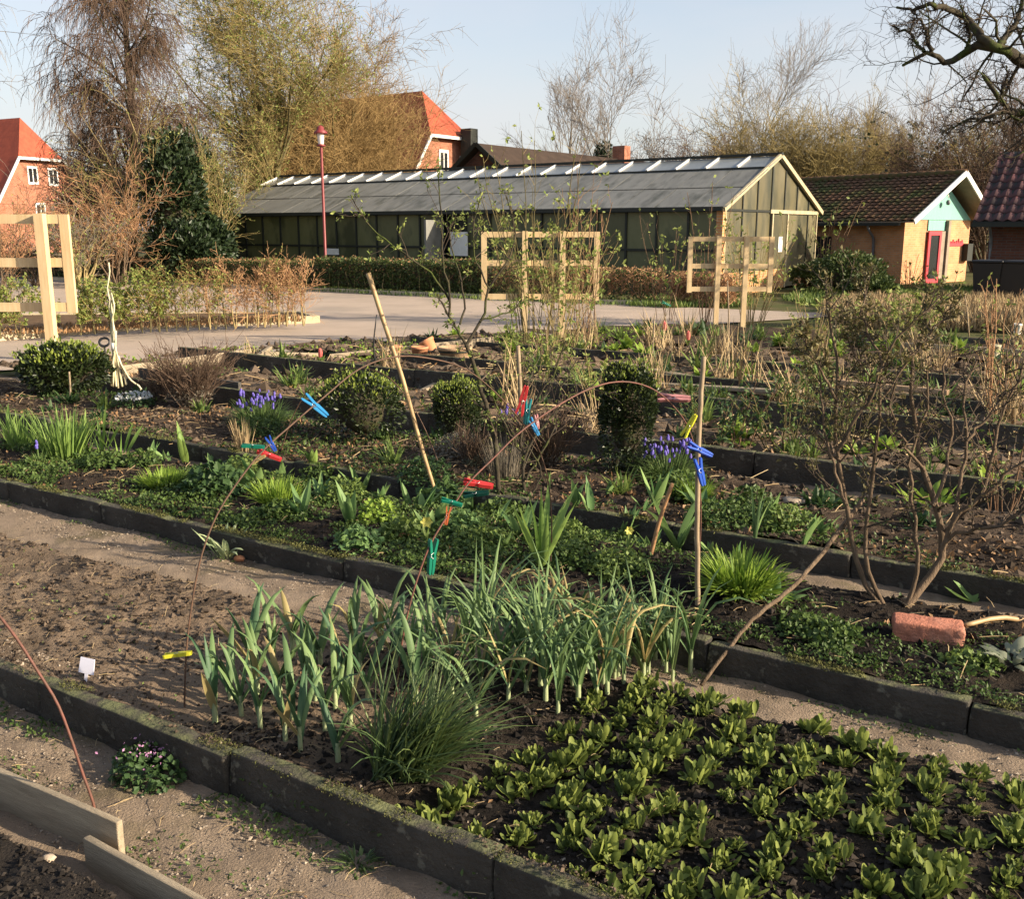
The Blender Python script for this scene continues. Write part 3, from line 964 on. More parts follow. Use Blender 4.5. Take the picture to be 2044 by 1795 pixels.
wl_ = ob('wall_lamp', mesh('wall_lamp', lampV * .7, lampF, m_zinc, True), hut, (.22, 2.1, 2.62))
ob('lamp_arm', mesh('lamp_arm', *tubes(resample([(-.2, 0.05, .30), (-.05, .03, .34), (.0, .0, .24)], 8), np.full(8, .02), 6), m_white), wl_)
# red lettering board on the brick
sg = ob('sign_board', mesh('sign_board', *box(.012, .035, 2.70, 3.62, 1.22, 1.32), m_red), hut)
for k in range(8):
    y = 2.73 + k * .115
    bx('letter', sg, m_red, .012, .03, y, y + .04, 1.32, 1.32 + (.10, .07, .13, .07, .10, .16, .08, .11)[k])
    bx('letter', sg, m_red, .014, .028, y + .04, y + .08, 1.32, 1.32 + (.05, .07, .04, .07, .06, .05, .08, .04)[k])
bx('letter_box', hut, m_gh_dark, .02, .22, 3.62, 3.95, .70, 1.30)
bx('window', hut, m_glass, -4.2, -2.9, -.012, .02, .75, 1.55)
bx('window_sill', hut, m_soffit, -4.3, -2.8, -.08, .0, .68, .74)

# --- dark-roofed building at the right, only its end in view
KC = at(1962, 586)
kb = thing('dark_brick_building', 'dark brick building with glossy dark red pantiles beside the hut', 'building', KC, BA)
kE, kR, kW = 2.25, 4.05, 4.4
ob('wall', pm('wall', *prism([(0, -.05), (kW, -.05), (kW, kE), (kW / 2, kR - .2), (0, kE)], (0, 10), 'x'), m_dark_brick), kb)
kroof = ob('roof', pm('roof', *prism([(-.5, kE - .30), (kW / 2, kR - .05), (kW + .5, kE - .30), (kW + .5, kE - .24), (kW / 2, kR), (-.5, kE - .24)], (-.35, 10.3), 'x'), m_gh_dark), kb)
kt = math.atan2(kR - kE + .24, kW / 2 + .5)
u = np.linspace(0, 1, 7)
prof = np.stack([u * .30, .035 * np.cos(u * 2 * math.pi) + .0], -1)
TL = .40
V = np.concatenate([np.stack([prof[:, 0], np.zeros(7), prof[:, 1] + .028], -1), np.stack([prof[:, 0], np.full(7, TL), prof[:, 1]], -1), np.stack([prof[:, 0], np.zeros(7), prof[:, 1] + .004], -1)])
i = np.arange(6)
tl = mesh('tile', V, np.concatenate([np.stack([i, i + 1, i + 8, i + 7], -1), np.stack([i + 14, i + 15, i + 1, i], -1)]), m_tile_dark, True)
sl_len = math.hypot(kR - kE + .24, kW / 2 + .5)
for r in range(9):
    for c in range(20):
        s = r * .365
        t = ob('tile', tl, kroof, (-.33 + c * .29, -.5 + s * math.cos(kt), kE - .22 + s * math.sin(kt)))
        t.rotation_euler = (kt, 0, 0)
        t['kind'] = 'piece'
        del t['kind']
br('gutter', kb, m_gh_dark, (-.35, -.58, kE - .33), (9, -.58, kE - .33), .13, .11)
ob('downpipe', mesh('downpipe', *tubes(resample([(.1, -.55, kE - .35), (.08, -.1, kE - .7), (.08, -.07, 0)], 10), np.full(10, .045), 8), m_zinc, True), kb)
bx('window', kb, m_glass, 1.4, 2.3, -.02, .03, .7, 1.5)

# --- houses with half-hipped red roofs
def house(label, apex, Y, rot, w, ln, ze, zh, zr, hipback, wins, verge=.5):
    A = np.array(apex)
    o = thing('red_roofed_house', label, 'house', (A[0], A[1], 0), rot)
    # local: x towards the gable (0 = gable wall), y across centred, z up
    hy = w / 2 * (zr - zh) / (zr - ze)
    ob('wall', pm('wall', *prism([(-w / 2 + .3, -.1), (w / 2 - .3, -.1), (w / 2 - .3, ze), (hy - .2, zh), (-hy + .2, zh), (-w / 2 + .3, ze)], (-ln, 0), 'x'), m_house_brick), o)
    e = w / 2 + verge
    zee = ze - verge * (zr - ze) / (w / 2)
    hx = -hipback
    V = [(-ln, -e, zee), (.45, -e, zee), (.45, -hy - .02, zh), (hx, 0, zr), (-ln, 0, zr), (.45, hy + .02, zh), (.45, e, zee), (-ln, e, zee)]
    Fs = [(0, 1, 2, 3, 4), (4, 3, 5, 6, 7), (2, 5, 3)]
    V += [(x, y, z - .14) for x, y, z in V]
    Fs += [tuple(i + 8 for i in f[::-1]) for f in Fs[:3]] + [(0, 8, 9, 1), (1, 9, 10, 2), (2, 10, 13, 5), (5, 13, 14, 6), (6, 14, 15, 7)]
    rf = ob('roof', pm('roof', V, Fs, m_tile_red), o)
    for a, b in (((.47, -e, zee - .05), (.47, -hy, zh - .06)), ((.47, hy, zh - .06), (.47, e, zee - .05)), ((.49, -hy - .1, zh - .05), (.49, hy + .1, zh - .05))):
        br('barge_board', rf, m_white, a, b, .08, .2)
    for k, (y, z, ww, hh) in enumerate(wins):
        wdw = bx('window', o, m_white, -.02, .06, y - ww / 2, y + ww / 2, z - hh / 2, z + hh / 2)
        for q in (-1, 1):
            bx('glass_pane', wdw, m_glass, .05, .075, y + q * ww * .21 - ww * .16, y + q * ww * .21 + ww * .16, z - hh * .38, z + hh * .38)
    return o, rf
# left house: hip foot from (38,318) to (121,326), ridge end (48,247)
house('red-roofed brick house with two white gable windows behind the timber trellis', atd(76, 325, 80) * (1, 1, 0), 80, BA + R(8), 8.6, 16, 3.4, 7.1, 10.2, 1.6,
      [(-.6, 5.85, .9, 1.35), (1.2, 5.8, .9, 1.35), (-.2, 3.2, .9, 1.2)])
hc, hrf = house('red-roofed brick house with a single gable window behind the greenhouse', atd(893, 300, 72) * (1, 1, 0), 72, BA, 8.6, 16, 5.0, 8.0, 11.2, 2.2,
      [(-.45, 6.3, 1.0, 1.7), (1.7, 6.1, .8, 1.5)])
br('chimney', hc, m_gh_dark, (.9, 1.3, 4.5), (.9, 1.3, 8.6), .9, .8)

# --- dark-roofed barn behind the ridge of the greenhouse
BP = atd(955, 287, 50)
barn = thing('dark_roofed_barn', 'barn with long dark brown roof showing above the greenhouse ridge', 'barn', (BP[0], BP[1], 0), R(54))
bz = BP[2]
ob('wall', pm('wall', *prism([(-3.6, -.1), (3.6, -.1), (3.6, 3.1), (0, bz - .2), (-3.6, 3.1)], (.25, 17), 'x'), m_dark_brick), barn)
ob('roof', pm('roof', *prism([(-4.1, 2.6), (0, bz - .12), (4.1, 2.6), (4.1, 2.78), (0, bz + .03), (-4.1, 2.78)], (-.2, 17.4), 'x'), m_tile_barn), barn)
for sgn in (-1, 1):
    br('barge_board', barn, m_gh_dark, (-.22, sgn * 4.1, 2.65), (-.22, 0, bz), .06, .2)
ch = bx('chimney', barn, m_house_brick, 13.2, 13.9, -.45, .35, bz - .6, bz + .75)

# --- park lamp
LP = at(652, 574)
lamp = thing('street_lamp', 'tall dark red park lamp behind the clipped hedge', 'street lamp', LP)
lz = atd(652, 250, LP[1])[2]
ob('pole', mesh('pole', *tubes(np.array([(0, 0, 0), (0, 0, .9), (0, 0, .95), (0, 0, lz - .62)]), np.array((.065, .065, .042, .042)), 12), m_lampred, True), lamp)
V, F = lathe([(0, lz - .62), (.12, lz - .62), (.14, lz - .58), (.05, lz - .54), (.05, lz - .5)], 16)
ob('lamp_base', mesh('lamp_base', V, F, m_lampred, True), lamp)
V, F = lathe([(.08, lz - .56), (.10, lz - .40), (.11, lz - .24)], 16)
ob('lamp_glass', mesh('lamp_glass', V, F, m_lampglass, True), lamp)
V, F = lathe([(.0, lz - .23), (.20, lz - .25), (.21, lz - .2), (.11, lz - .12), (.10, lz - .05), (.03, lz), (0, lz)], 18)
ob('lamp_cap', mesh('lamp_cap', V, F, m_lampred, True), lamp)

# --- rubbish bins by the hut
for (a, b), lab in (((1972, 604), 'black wheelie bin against the dark brick building'), ((2022, 606), 'second black wheelie bin further along the dark wall')):
    p = at(a, b)
    o = thing('wheelie_bin', lab, 'bin', p, BA + U(-.1, .1))
    ob('body', pm('body', [(-.27, -.3, .06), (.27, -.3, .06), (.27, .28, .06), (-.27, .28, .06), (-.34, -.38, .98), (.34, -.38, .98), (.34, .36, .98), (-.34, .36, .98)],
       [(3, 2, 1, 0), (0, 1, 5, 4), (1, 2, 6, 5), (2, 3, 7, 6), (3, 0, 4, 7), (4, 5, 6, 7)], m_binm), o)
    ob('lid', mesh('lid', *chunk(.74, .82, .07, 4, 4, 1, .03, 0, 1, 0, 0), m_binm, True), o, (0, 0, .985))
    wv, wf = lathe([(0, -.03), (.1, -.03), (.1, .03), (0, .03)], 14)
    for s in (-1, 1):
        w_ = ob('wheel', mesh('wheel', wv[:, [2, 1, 0]], wf, m_binm, True), o, (s * .24, .33, .1))

# ------------------------------------------------------------------ timber trellises
def trellis(label, Y, xs_px, posts, rails, yaw=0.0, w=.085, foot=None):
    "xs_px: outer stile x and rail ends; posts: ground posts (x, y_foot); rails: y of rails at the middle; all surveyed at depth Y"
    xm = (xs_px[0] + xs_px[-1]) / 2
    c = atd(xm, 500, Y); c[2] = 0
    o = thing('timber_trellis', label, 'trellis', c, yaw)
    X = lambda x: (atd(x, rails[0], Y)[0] - c[0])
    Z = [atd(xm, y, Y)[2] for y in rails]
    t = .06
    for x in xs_px:
        bx('stile', o, m_wood, X(x) - w / 2, X(x) + w / 2, -t / 2, t / 2, Z[-1] - w / 2 - .02, Z[0] + w / 2)
    for x in posts:
        bx('post', o, m_wood, X(x) - w / 2, X(x) + w / 2, -w - t / 2 - .003, -t / 2 - .003, -.1, Z[0] + w / 2 + .01)
    for z in Z:
        allx = sorted([X(x) for x in xs_px])
        for a, b in zip(allx, allx[1:]):
            bx('rail', o, m_wood, a + w / 2 + .002, b - w / 2 - .002, -t / 2 + .006, t / 2 - .006, z - w / 2, z + w / 2)
    return o
trellis('pale timber trellis frame on two posts behind the budding young tree', 15.9, [966, 1192], [1048, 1123], [468, 525, 592])
trellis('pale timber trellis frame on two posts in front of the greenhouse gable', 18.4, [1379, 1541], [1434, 1489], [477, 531, 577])
trellis('pale timber trellis frame at the roadside behind the round box bush', 14.2, [-170, 128], [86], [437, 524, 613], w=.125)

# ------------------------------------------------------------------ branch growth
def grow(P, Rd, Mn, t0, ang, ratio, rr, K=4, up=0.2, jit=.12, t1=1.0, rmin=.004, lenvar=.35, angvar=.25, crook=0.0):
    N, K0 = P.shape[:2]
    idx = np.repeat(np.arange(N), Mn)
    n = len(idx)
    t = (t0 + (t1 - t0) * ((np.tile(np.arange(Mn), N) + rng.random(n)) / Mn)) * (K0 - 1)
    i = np.clip(t.astype(int), 0, K0 - 2)
    f = (t - i)[:, None]
    A, B = P[idx, i], P[idx, i + 1]
    base = A + (B - A) * f
    tan = unit(B - A)
    rb = Rd[idx, i] * (1 - f[:, 0]) + Rd[idx, i + 1] * f[:, 0]
    plen = np.linalg.norm(np.diff(P, axis=1), axis=2).sum(1)[idx]
    per = unit(np.cross(tan, ru(n)))
    a = ang * (1 + angvar * rng.normal(size=n))
    d = tan * np.cos(a)[:, None] + per * np.sin(a)[:, None]
    L = plen * ratio * (1 + lenvar * rng.normal(size=n)).clip(.3, 1.8) * (1.15 - .45 * t / (K0 - 1))
    pts = [base]
    p = base
    for k in range(1, K):
        d = unit(d + jit * rng.normal(size=(n, 3)) + np.array((0, 0, up)) / (K - 1))
        p = p + d * (L / (K - 1))[:, None]
        pts.append(p)
    CP = np.stack(pts, 1)
    r0 = np.maximum(np.minimum(rb * rr, rb * .95), rmin)
    taper = np.linspace(1, .35, K)
    return CP, np.maximum(r0[:, None] * taper, rmin * .6)

def trunk(H, r, K=9, lean=(0, 0), jit=.02, top=.15, z0=-.1):
    z = np.linspace(0, 1, K)
    P = np.stack([lean[0] * z + jit * H * np.cumsum(rng.normal(size=K)) * .3, lean[1] * z + jit * H * np.cumsum(rng.normal(size=K)) * .3, z0 + z * (H - z0)], -1)
    P[0, :2] = 0
    return P[None], (r * (1 - (1 - top) * z ** .8))[None]

def fan(N, H, spread, r, K=6, jit=.05, hv=.2, base=.1, top=.3):
    a = U(0, 6.283, N)
    s = spread * np.sqrt(rng.random(N))
    h = H * (1 + hv * rng.normal(size=N)).clip(.5, 1.4)
    z = np.linspace(0, 1, K)
    rad = base * rng.random(N)[:, None] + s[:, None] * z[None] ** 1.3
    P = np.stack([np.cos(a)[:, None] * rad, np.sin(a)[:, None] * rad, h[:, None] * z[None] - .05], -1)
    P[:, 1:] += rng.normal(size=(N, K - 1, 3)) * jit * H * .25
    return P, r * (1 - (1 - top) * z)[None] * U(.6, 1.2, N)[:, None]

def plant(name, label, cat, loc, P0, R0, levels, mt, mc, group=None, split=2, sides=(10, 7, 5, 4, 3, 3), buds=None, rz=0, tname='trunk', cname='crown', scale=1.0):
    "levels: list of dicts for grow(); the first `split` generations are the trunk mesh, the rest the crown"
    o = thing(name, label, cat, loc, rz, group, scale)
    gens = [(P0, R0)]
    for lv in levels:
        gens.append(grow(*gens[-1], **lv))
    T, C = Geo(), Geo()
    for k, (P, Rd) in enumerate(gens):
        g = T if k < split else C
        V, F = tubes(P, Rd, sides[min(k, len(sides) - 1)])
        g.add(V, F, np.repeat(rng.random(len(P)), P.shape[1] * sides[min(k, len(sides) - 1)]))
    ob(tname, T.mesh(tname, mt, True), o)
    if C.n:
        ob(cname, C.mesh(cname, mc), o)
    if buds:
        P, Rd = gens[-1]
        n = buds['n']
        i = rng.integers(0, len(P), n)
        t = rng.random(n) ** .6 * (P.shape[1] - 1.001)
        j = t.astype(int)
        q = P[i, j] + (P[i, j + 1] - P[i, j]) * (t - j)[:, None]
        d = unit(unit(P[i, j + 1] - P[i, j]) * .6 + ru(n))
        L = buds['L'] * U(.6, 1.3, n)
        V, F = leafq(q, d, ru(n), L, L * buds.get('w', .5))
        ob(buds.get('name', 'buds'), mesh('buds', V, F, buds['mat'], False, np.repeat(rng.random(n), 4)), o)
    return o, gens

def L_(Mn, t0, ang, ratio, rr, up=.2, jit=.12, K=4, **k):
    return dict(Mn=Mn, t0=t0, ang=R(ang), ratio=ratio, rr=rr, up=up, jit=jit, K=K, **k)

def gpt(x, y, Y):
    p = atd(x, y, Y); p[2] = 0
    return p

# --- weeping birches
plant('birch_tree', 'weeping birch with a dense curtain of purple-brown hanging twigs', 'tree', gpt(258, 450, 40), *trunk(13.5, .26, 10, (.3, 0)),
      [L_(44, .12, 46, .22, .42, .35, .10, 5), L_(9, .15, 50, .48, .5, -.25, .12, 4), L_(9, .1, 55, .62, .55, -1.5, .14, 4, rmin=.011), L_(6, .1, 35, .75, .7, -1.3, .12, 4, rmin=.008)],
      m_bark_dark, m_twig_birch, sides=(10, 6, 4, 3, 3))
plant('birch_tree', 'pale leafless birch at the roadside behind the timber trellis', 'tree', gpt(-150, 450, 36), *trunk(12.5, .22, 10, (-.3, 0)),
      [L_(22, .2, 50, .36, .5, .3, .12, 5), L_(7, .15, 50, .5, .5, -.1, .14, 4), L_(7, .1, 50, .6, .5, -1.1, .15, 4, rmin=.008), L_(3, .1, 35, .6, .7, -1.2, .12, 3, rmin=.007)],
      m_bark_grey, m_twig_pale, sides=(10, 6, 4, 3, 3))
# --- big olive-twigged tree
p0, q0 = trunk(8.6, .34, 9, (.3, .2), .015, .06)
plant('willow_tree', 'big spreading willow with olive yellow twigs above the greenhouse end', 'tree', gpt(550, 450, 46), p0, q0,
      [L_(24, .22, 42, .72, .42, .25, .09, 6, angvar=.4), L_(11, .15, 42, .46, .42, .3, .12, 5), L_(9, .1, 44, .5, .5, .15, .14, 4, rmin=.010), L_(6, .08, 46, .6, .6, .05, .16, 4, rmin=.009)],
      m_bark_olive, m_twig_olive, sides=(10, 7, 5, 3, 3), split=2, buds=dict(n=14000, L=.12, mat=l_spring))
plant('willow_tree', 'second olive willow leaning behind the first, right of the birch', 'tree', gpt(655, 450, 52), *trunk(7.4, .28, 8, (.8, .2), .015, .08),
      [L_(14, .2, 38, .72, .42, .2, .1, 6, angvar=.35), L_(10, .2, 40, .48, .45, .2, .12, 5), L_(8, .12, 42, .5, .5, .1, .14, 4, rmin=.011), L_(6, .1, 45, .6, .6, 0, .16, 4, rmin=.009)],
      m_bark_olive, m_twig_brown, sides=(9, 6, 4, 3, 3), split=2)
# --- dense brown thicket in front of the red house
def thicket(label, x, Y, H, spread, N, mc, mt=m_bark_olive, seed=0, lv=None, name='large_shrub', cat='shrub', buds=None, base=.8, r=.07, rm=.011, group=None):
    P, q = fan(N, H * .8, spread, r, 7, .05, .15, base)
    return plant(name, label, cat, gpt(x, 450, Y), P, q, lv or [L_(9, .15, 36, .45, .5, .25, .14, 5, rmin=rm * 1.3), L_(8, .1, 42, .55, .6, .15, .16, 4, rmin=rm), L_(6, .1, 45, .6, .7, 0, .18, 3, rmin=rm * .9)],
                 mt, mc, sides=(6, 4, 3, 3), split=1, tname='stems', buds=buds, group=group)
thicket('dense brown thicket hiding the roof of the red house', 742, 58, 8.2, 2.9, 20, m_twig_brown)
thicket('brown thicket with fine twigs left of the red house', 668, 55, 8.2, 3.0, 20, m_twig_brown)
thicket('low brown thicket above the left end of the greenhouse roof', 610, 50, 6.0, 2.6, 16, m_twig_brown)
thicket('brown thicket at the foot of the weeping birch', 215, 43, 4.4, 1.8, 12, m_twig_birch, m_bark_dark)
# --- trees behind greenhouse and hut
def bare(label, x, Y, H, mt=m_bark_grey, mc=m_twig_pale, r=.2, lean=(0, 0), a=38, M1=16, M2=8, M3=7, M4=4, t0=.25, rm=.010, rt=.42, up=.5, name='bare_tree', group=None):
    return plant(name, label, 'tree', gpt(x, 450, Y), *trunk(H * .8, r, 9, lean, .012, .08),
                 [L_(M1, t0, a, rt, .62, up, .05, 5), L_(M2, .2, 34, .5, .5, up * .8, .07, 4, rmin=rm * 1.2), L_(M3, .15, 36, .55, .6, up * .5, .09, 4, rmin=rm), L_(M4, .1, 36, .6, .7, up * .3, .10, 3, rmin=rm * .8)],
                 mt, mc, sides=(8, 5, 4, 3, 3), split=2, group=group)
bare('pale leafless tree standing behind the dark barn roof', 1138, 74, 12.0, r=.2, a=36, rm=.011, rt=.55, t0=.3, M1=13, M2=7, M3=6, M4=3)
o_, _g = bare('leafless tree with ivy on its trunk beside the orange chimney', 1203, 70, 11.4, r=.18, a=34, rm=.011, rt=.55, t0=.35, M1=12, M2=7, M3=6, M4=3)
ivy = ru(1400) * U(.25, .75, 1400)[:, None] * np.array((1, 1, 1.5)) + np.array((0, 0, 6.6))
V, F = leafq(ivy, ru(1400), ru(1400), .16, .13)
ob('ivy', mesh('ivy', V, F, l_ever, False, np.repeat(rng.random(1400), 4)), o_)
bare('tall leafless tree with upright limbs behind the greenhouse gable', 1515, 62, 10.2, m_bark_olive, m_twig_pale, .2, a=38, rm=.009, M1=13, rt=.5, t0=.35)
thicket('olive brown willow thicket behind the hut roof', 1640, 55, 6.2, 2.8, 26, m_twig_olive)
thicket('dense olive thicket between greenhouse gable and hut', 1545, 56, 6.2, 2.4, 20, m_twig_olive)
thicket('brown thicket with upright twigs right of the olive thicket', 1705, 58, 6.0, 2.0, 16, m_twig_birch, m_bark)
bare('slender leafless tree above the hut roof', 1790, 60, 7.6, m_bark_grey, m_twig_pale, .16, a=28, M1=14, rm=.012)
bare('slender leafless tree with two leaders beside the hut ridge', 1745, 66, 8.2, m_bark_grey, m_twig_pale, .16, a=24, M1=12, rm=.013)
thicket('distant brown thicket above the greenhouse ridge', 1375, 84, 7.4, 4.2, 18, m_twig_pale, m_bark_grey, rm=.018)
thicket('distant pale thicket left of the tall upright tree', 1440, 80, 7.4, 3.5, 16, m_twig_birch, m_bark_grey, rm=.018)
thicket('tall brown thicket behind the dark brick building', 1985, 44, 5.6, 3.2, 22, m_twig_birch, m_bark, rm=.009)
thicket('greenish thicket with ivy right of the hut gable', 1905, 47, 5.2, 2.2, 16, m_twig_olive, m_bark_olive, buds=dict(n=5000, L=.16, mat=l_ever, name='ivy', w=.8))
bare('leafless tree with steep branches behind the dark brick building', 2030, 40, 6.6, m_bark, m_twig_birch, .18, a=30, M1=16, rm=.008)

# --- big gnarled tree at the right, its limbs reach into the picture
OY = 17.0
ok_base = np.array((11.8, OY + .8, 0.0))
lims_px = [
    [(2330, 330), (2180, 190), (2044, 122), (1990, 96), (1952, 90), (1925, 105), (1893, 126), (1868, 112), (1845, 104), (1822, 118), (1802, 130)],
    [(1990, 96), (1965, 78), (1940, 50), (1918, 28), (1885, 15), (1850, 8), (1820, 18), (1790, 14)],
    [(1990, 96), (2010, 70), (2030, 40), (2040, 10), (2050, -40)],
    [(1868, 112), (1852, 85), (1848, 60), (1835, 40), (1822, 26)],
    [(1845, 104), (1826, 80), (1812, 60), (1795, 58), (1782, 52)],
    [(1925, 105), (1935, 80), (1932, 55), (1915, 40)],
    [(2330, 330), (2200, 300), (2100, 250), (2044, 222), (2015, 222), (1998, 200), (1975, 168), (1962, 150)],
    [(2015, 222), (1990, 226), (1970, 236), (1935, 238), (1905, 250), (1880, 268)],
    [(1998, 200), (2002, 175), (2010, 150), (2008, 130)],
    [(2200, 300), (2180, 240), (2120, 170), (2090, 120), (2085, 60)],
]
radii = [(.17, .022), (.075, .018), (.06, .02), (.036, .012), (.034, .012), (.034, .012), (.15, .026), (.035, .010), (.034, .012), (.09, .03)]
ok = thing('gnarled_tree', 'dark gnarled tree whose crooked bare limbs hang in above the hut', 'tree', ok_base)
T = Geo()
joint = atd(2330, 330, OY)
st = resample([(0, 0, -.1), (-.05, 0, 1.2), (-.1, -.2, 2.4), tuple(joint - ok_base)], 12)
T.add(*tubes(st, np.linspace(.42, .27, 12), 12))
limb = []
for pts, (ra, rb) in zip(lims_px, radii):
    W = np.array([atd(x, y, OY + .25 * math.sin(x * .05)) - ok_base for x, y in pts])
    Wr = resample(W, 24)
    Wr[1:-1] += rng.normal(size=(22, 3)) * .012
    rr_ = np.linspace(ra, rb, 24) * (1 + .12 * vn(np.arange(24.) * .7, np.arange(24.) * 0 + ra * 50, 1, 3))
    T.add(*tubes(Wr, rr_, 9))
    limb.append((Wr, rr_))
LP_, LR_ = np.stack([a for a, b in limb]), np.stack([b for a, b in limb])
gens = [grow(LP_, LR_, **L_(17, .2, 60, .20, .34, .0, .30, 6, rmin=.006, lenvar=.5))]
gens.append(grow(*gens[-1], **L_(7, .15, 55, .55, .6, -.2, .3, 5, rmin=.0045)))
gens.append(grow(*gens[-1], **L_(3, .2, 50, .55, .7, 0, .3, 4, rmin=.004)))
C = Geo()
for k, (P, q) in enumerate(gens):
    (T if k == 0 else C).add(*tubes(P, q, 5 - k if k < 2 else 3))
ob('trunk', T.mesh('trunk', m_bark_dark, True), ok)
ob('crown', C.mesh('crown', m_twig_dark), ok)

# --- shrubs on the left: yellow-stemmed multi-stem bushes, evergreens
def yshrub(label, x, Y, H, spread, N, mt=m_bark_yellow, mc=m_twig_olive, bud=2500, r=.045, bm=l_spring):
    P, q = fan(N, H * .85, spread, r, 7, .07, .2, .35)
    plant('large_shrub', label, 'shrub', gpt(x, 450, Y), P, q, [L_(6, .25, 38, .40, .5, .3, .12, 5, rmin=.011), L_(5, .15, 42, .55, .6, .2, .16, 4, rmin=.008), L_(4, .1, 45, .5, .7, .1, .18, 3, rmin=.006)],
          mt, mc, sides=(6, 4, 3, 3), split=2, tname='stems', buds=dict(n=bud, L=.07, mat=bm) if bud else None)
yshrub('yellow-stemmed budding shrub in front of the dark evergreen', 330, 36, 5.0, 1.8, 13)
yshrub('olive budding shrub with arching branches left of the greenhouse', 415, 37, 4.2, 1.3, 10)
yshrub('pale twiggy shrub at the road bend beside the trellis', 150, 32, 2.4, .9, 12, m_bark_yellow, m_twig_pale, 900)
yshrub('reddish brown twig shrub behind the young hedge', 225, 33, 2.7, 1.2, 16, m_bark, m_twig_red, 0, .03)
yshrub('green budding shrub at the far end wall of the greenhouse', 478, 42, 3.6, 1.0, 9)
yshrub('brown leafless shrub in front of the left house', 60, 33, 2.2, 1.2, 14, m_bark, m_twig_birch, 300, .03)
yshrub('low brown shrub behind the timber trellis posts', -20, 27, 2.0, 1.2, 14, m_bark, m_twig_red, 0, .025)

def ball_bush(name, label, cat, loc, rx, ry, rz, n, lm, L=.03, tipm=None, tipn=0, core=m_bark_dark, seed=0, group=None, shape=2.4, stem=True, w=.6, lay=.25):
    o = thing(name, label, cat, loc, U(0, 6), group)
    d = ru(n)
    d[:, 2] = np.abs(d[:, 2]) * np.where(rng.random(n) < .78, 1, -1)
    k = 1 / (np.abs(d[:, 0]) ** shape + np.abs(d[:, 1]) ** shape + np.abs(d[:, 2]) ** shape) ** (1 / shape)
    k = k * (1 + .26 * vn3(d, 2.2, seed + 1) + .16 * vn3(d, 6, seed + 2))
    rad = 1 - lay * rng.random(n) ** 1.5
    P = d * (k * rad)[:, None] * np.array((rx, ry, rz)) + np.array((0, 0, rz * .98))
    dd = unit(d + ru(n) * .9 + np.array((0, 0, .3)))
    s = L * U(.6, 1.4, n)
    V, F = leafq(P, dd, unit(d + ru(n) * .8), s, s * w)
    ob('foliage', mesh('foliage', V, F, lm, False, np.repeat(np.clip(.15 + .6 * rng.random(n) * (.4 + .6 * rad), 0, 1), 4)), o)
    if tipn:
        d = ru(tipn); d[:, 2] = np.abs(d[:, 2]) + .45; d = unit(d)
        k = 1 / (np.abs(d[:, 0]) ** shape + np.abs(d[:, 1]) ** shape + np.abs(d[:, 2]) ** shape) ** (1 / shape)
        k = k * (1 + .26 * vn3(d, 2.2, seed + 1) + .16 * vn3(d, 6, seed + 2))
        P = d * k[:, None] * np.array((rx, ry, rz)) * U(.95, 1.22, tipn)[:, None] + np.array((0, 0, rz * .98))
        s = L * U(.6, 1.3, tipn)
        V, F = leafq(P, unit(d * .6 + ru(tipn) * .5 + np.array((0, 0, .9))), ru(tipn), s, s * w)
        tag(ob('shoot_tips', mesh('shoot_tips', V, F, tipm, False, np.repeat(rng.random(tipn), 4)), o), kind='stuff')
    Vb, Fb = blob(rx * .62, ry * .62, rz * .7, seed, .12, 18, 10, rz * .96)
    ob('dark_core', mesh('dark_core', Vb, Fb, core, True), o)  # solid dark fill, added so the bush is not see-through
    return o
for (x, Y, rx, rz, lab) in ((395, 39, 1.7, 2.5, 'tall dark evergreen behind the yellow-stemmed shrub'), (352, 35.2, 1.0, 2.5, 'dark ivy-covered evergreen column left of the willow trunk'),
                            (415, 36, .9, 1.1, 'low dark evergreen bush beside the greenhouse end'), (365, 34.5, 1.1, .95, 'dark evergreen shrub at the foot of the yellow stems')):
    ball_bush('evergreen_bush', lab, 'bush', gpt(x, 450, Y), rx, rx * .8, rz, 5200, l_ever, .20, None, 0, m_bark_dark, int(x), shape=2.0, lay=.4, w=.5)

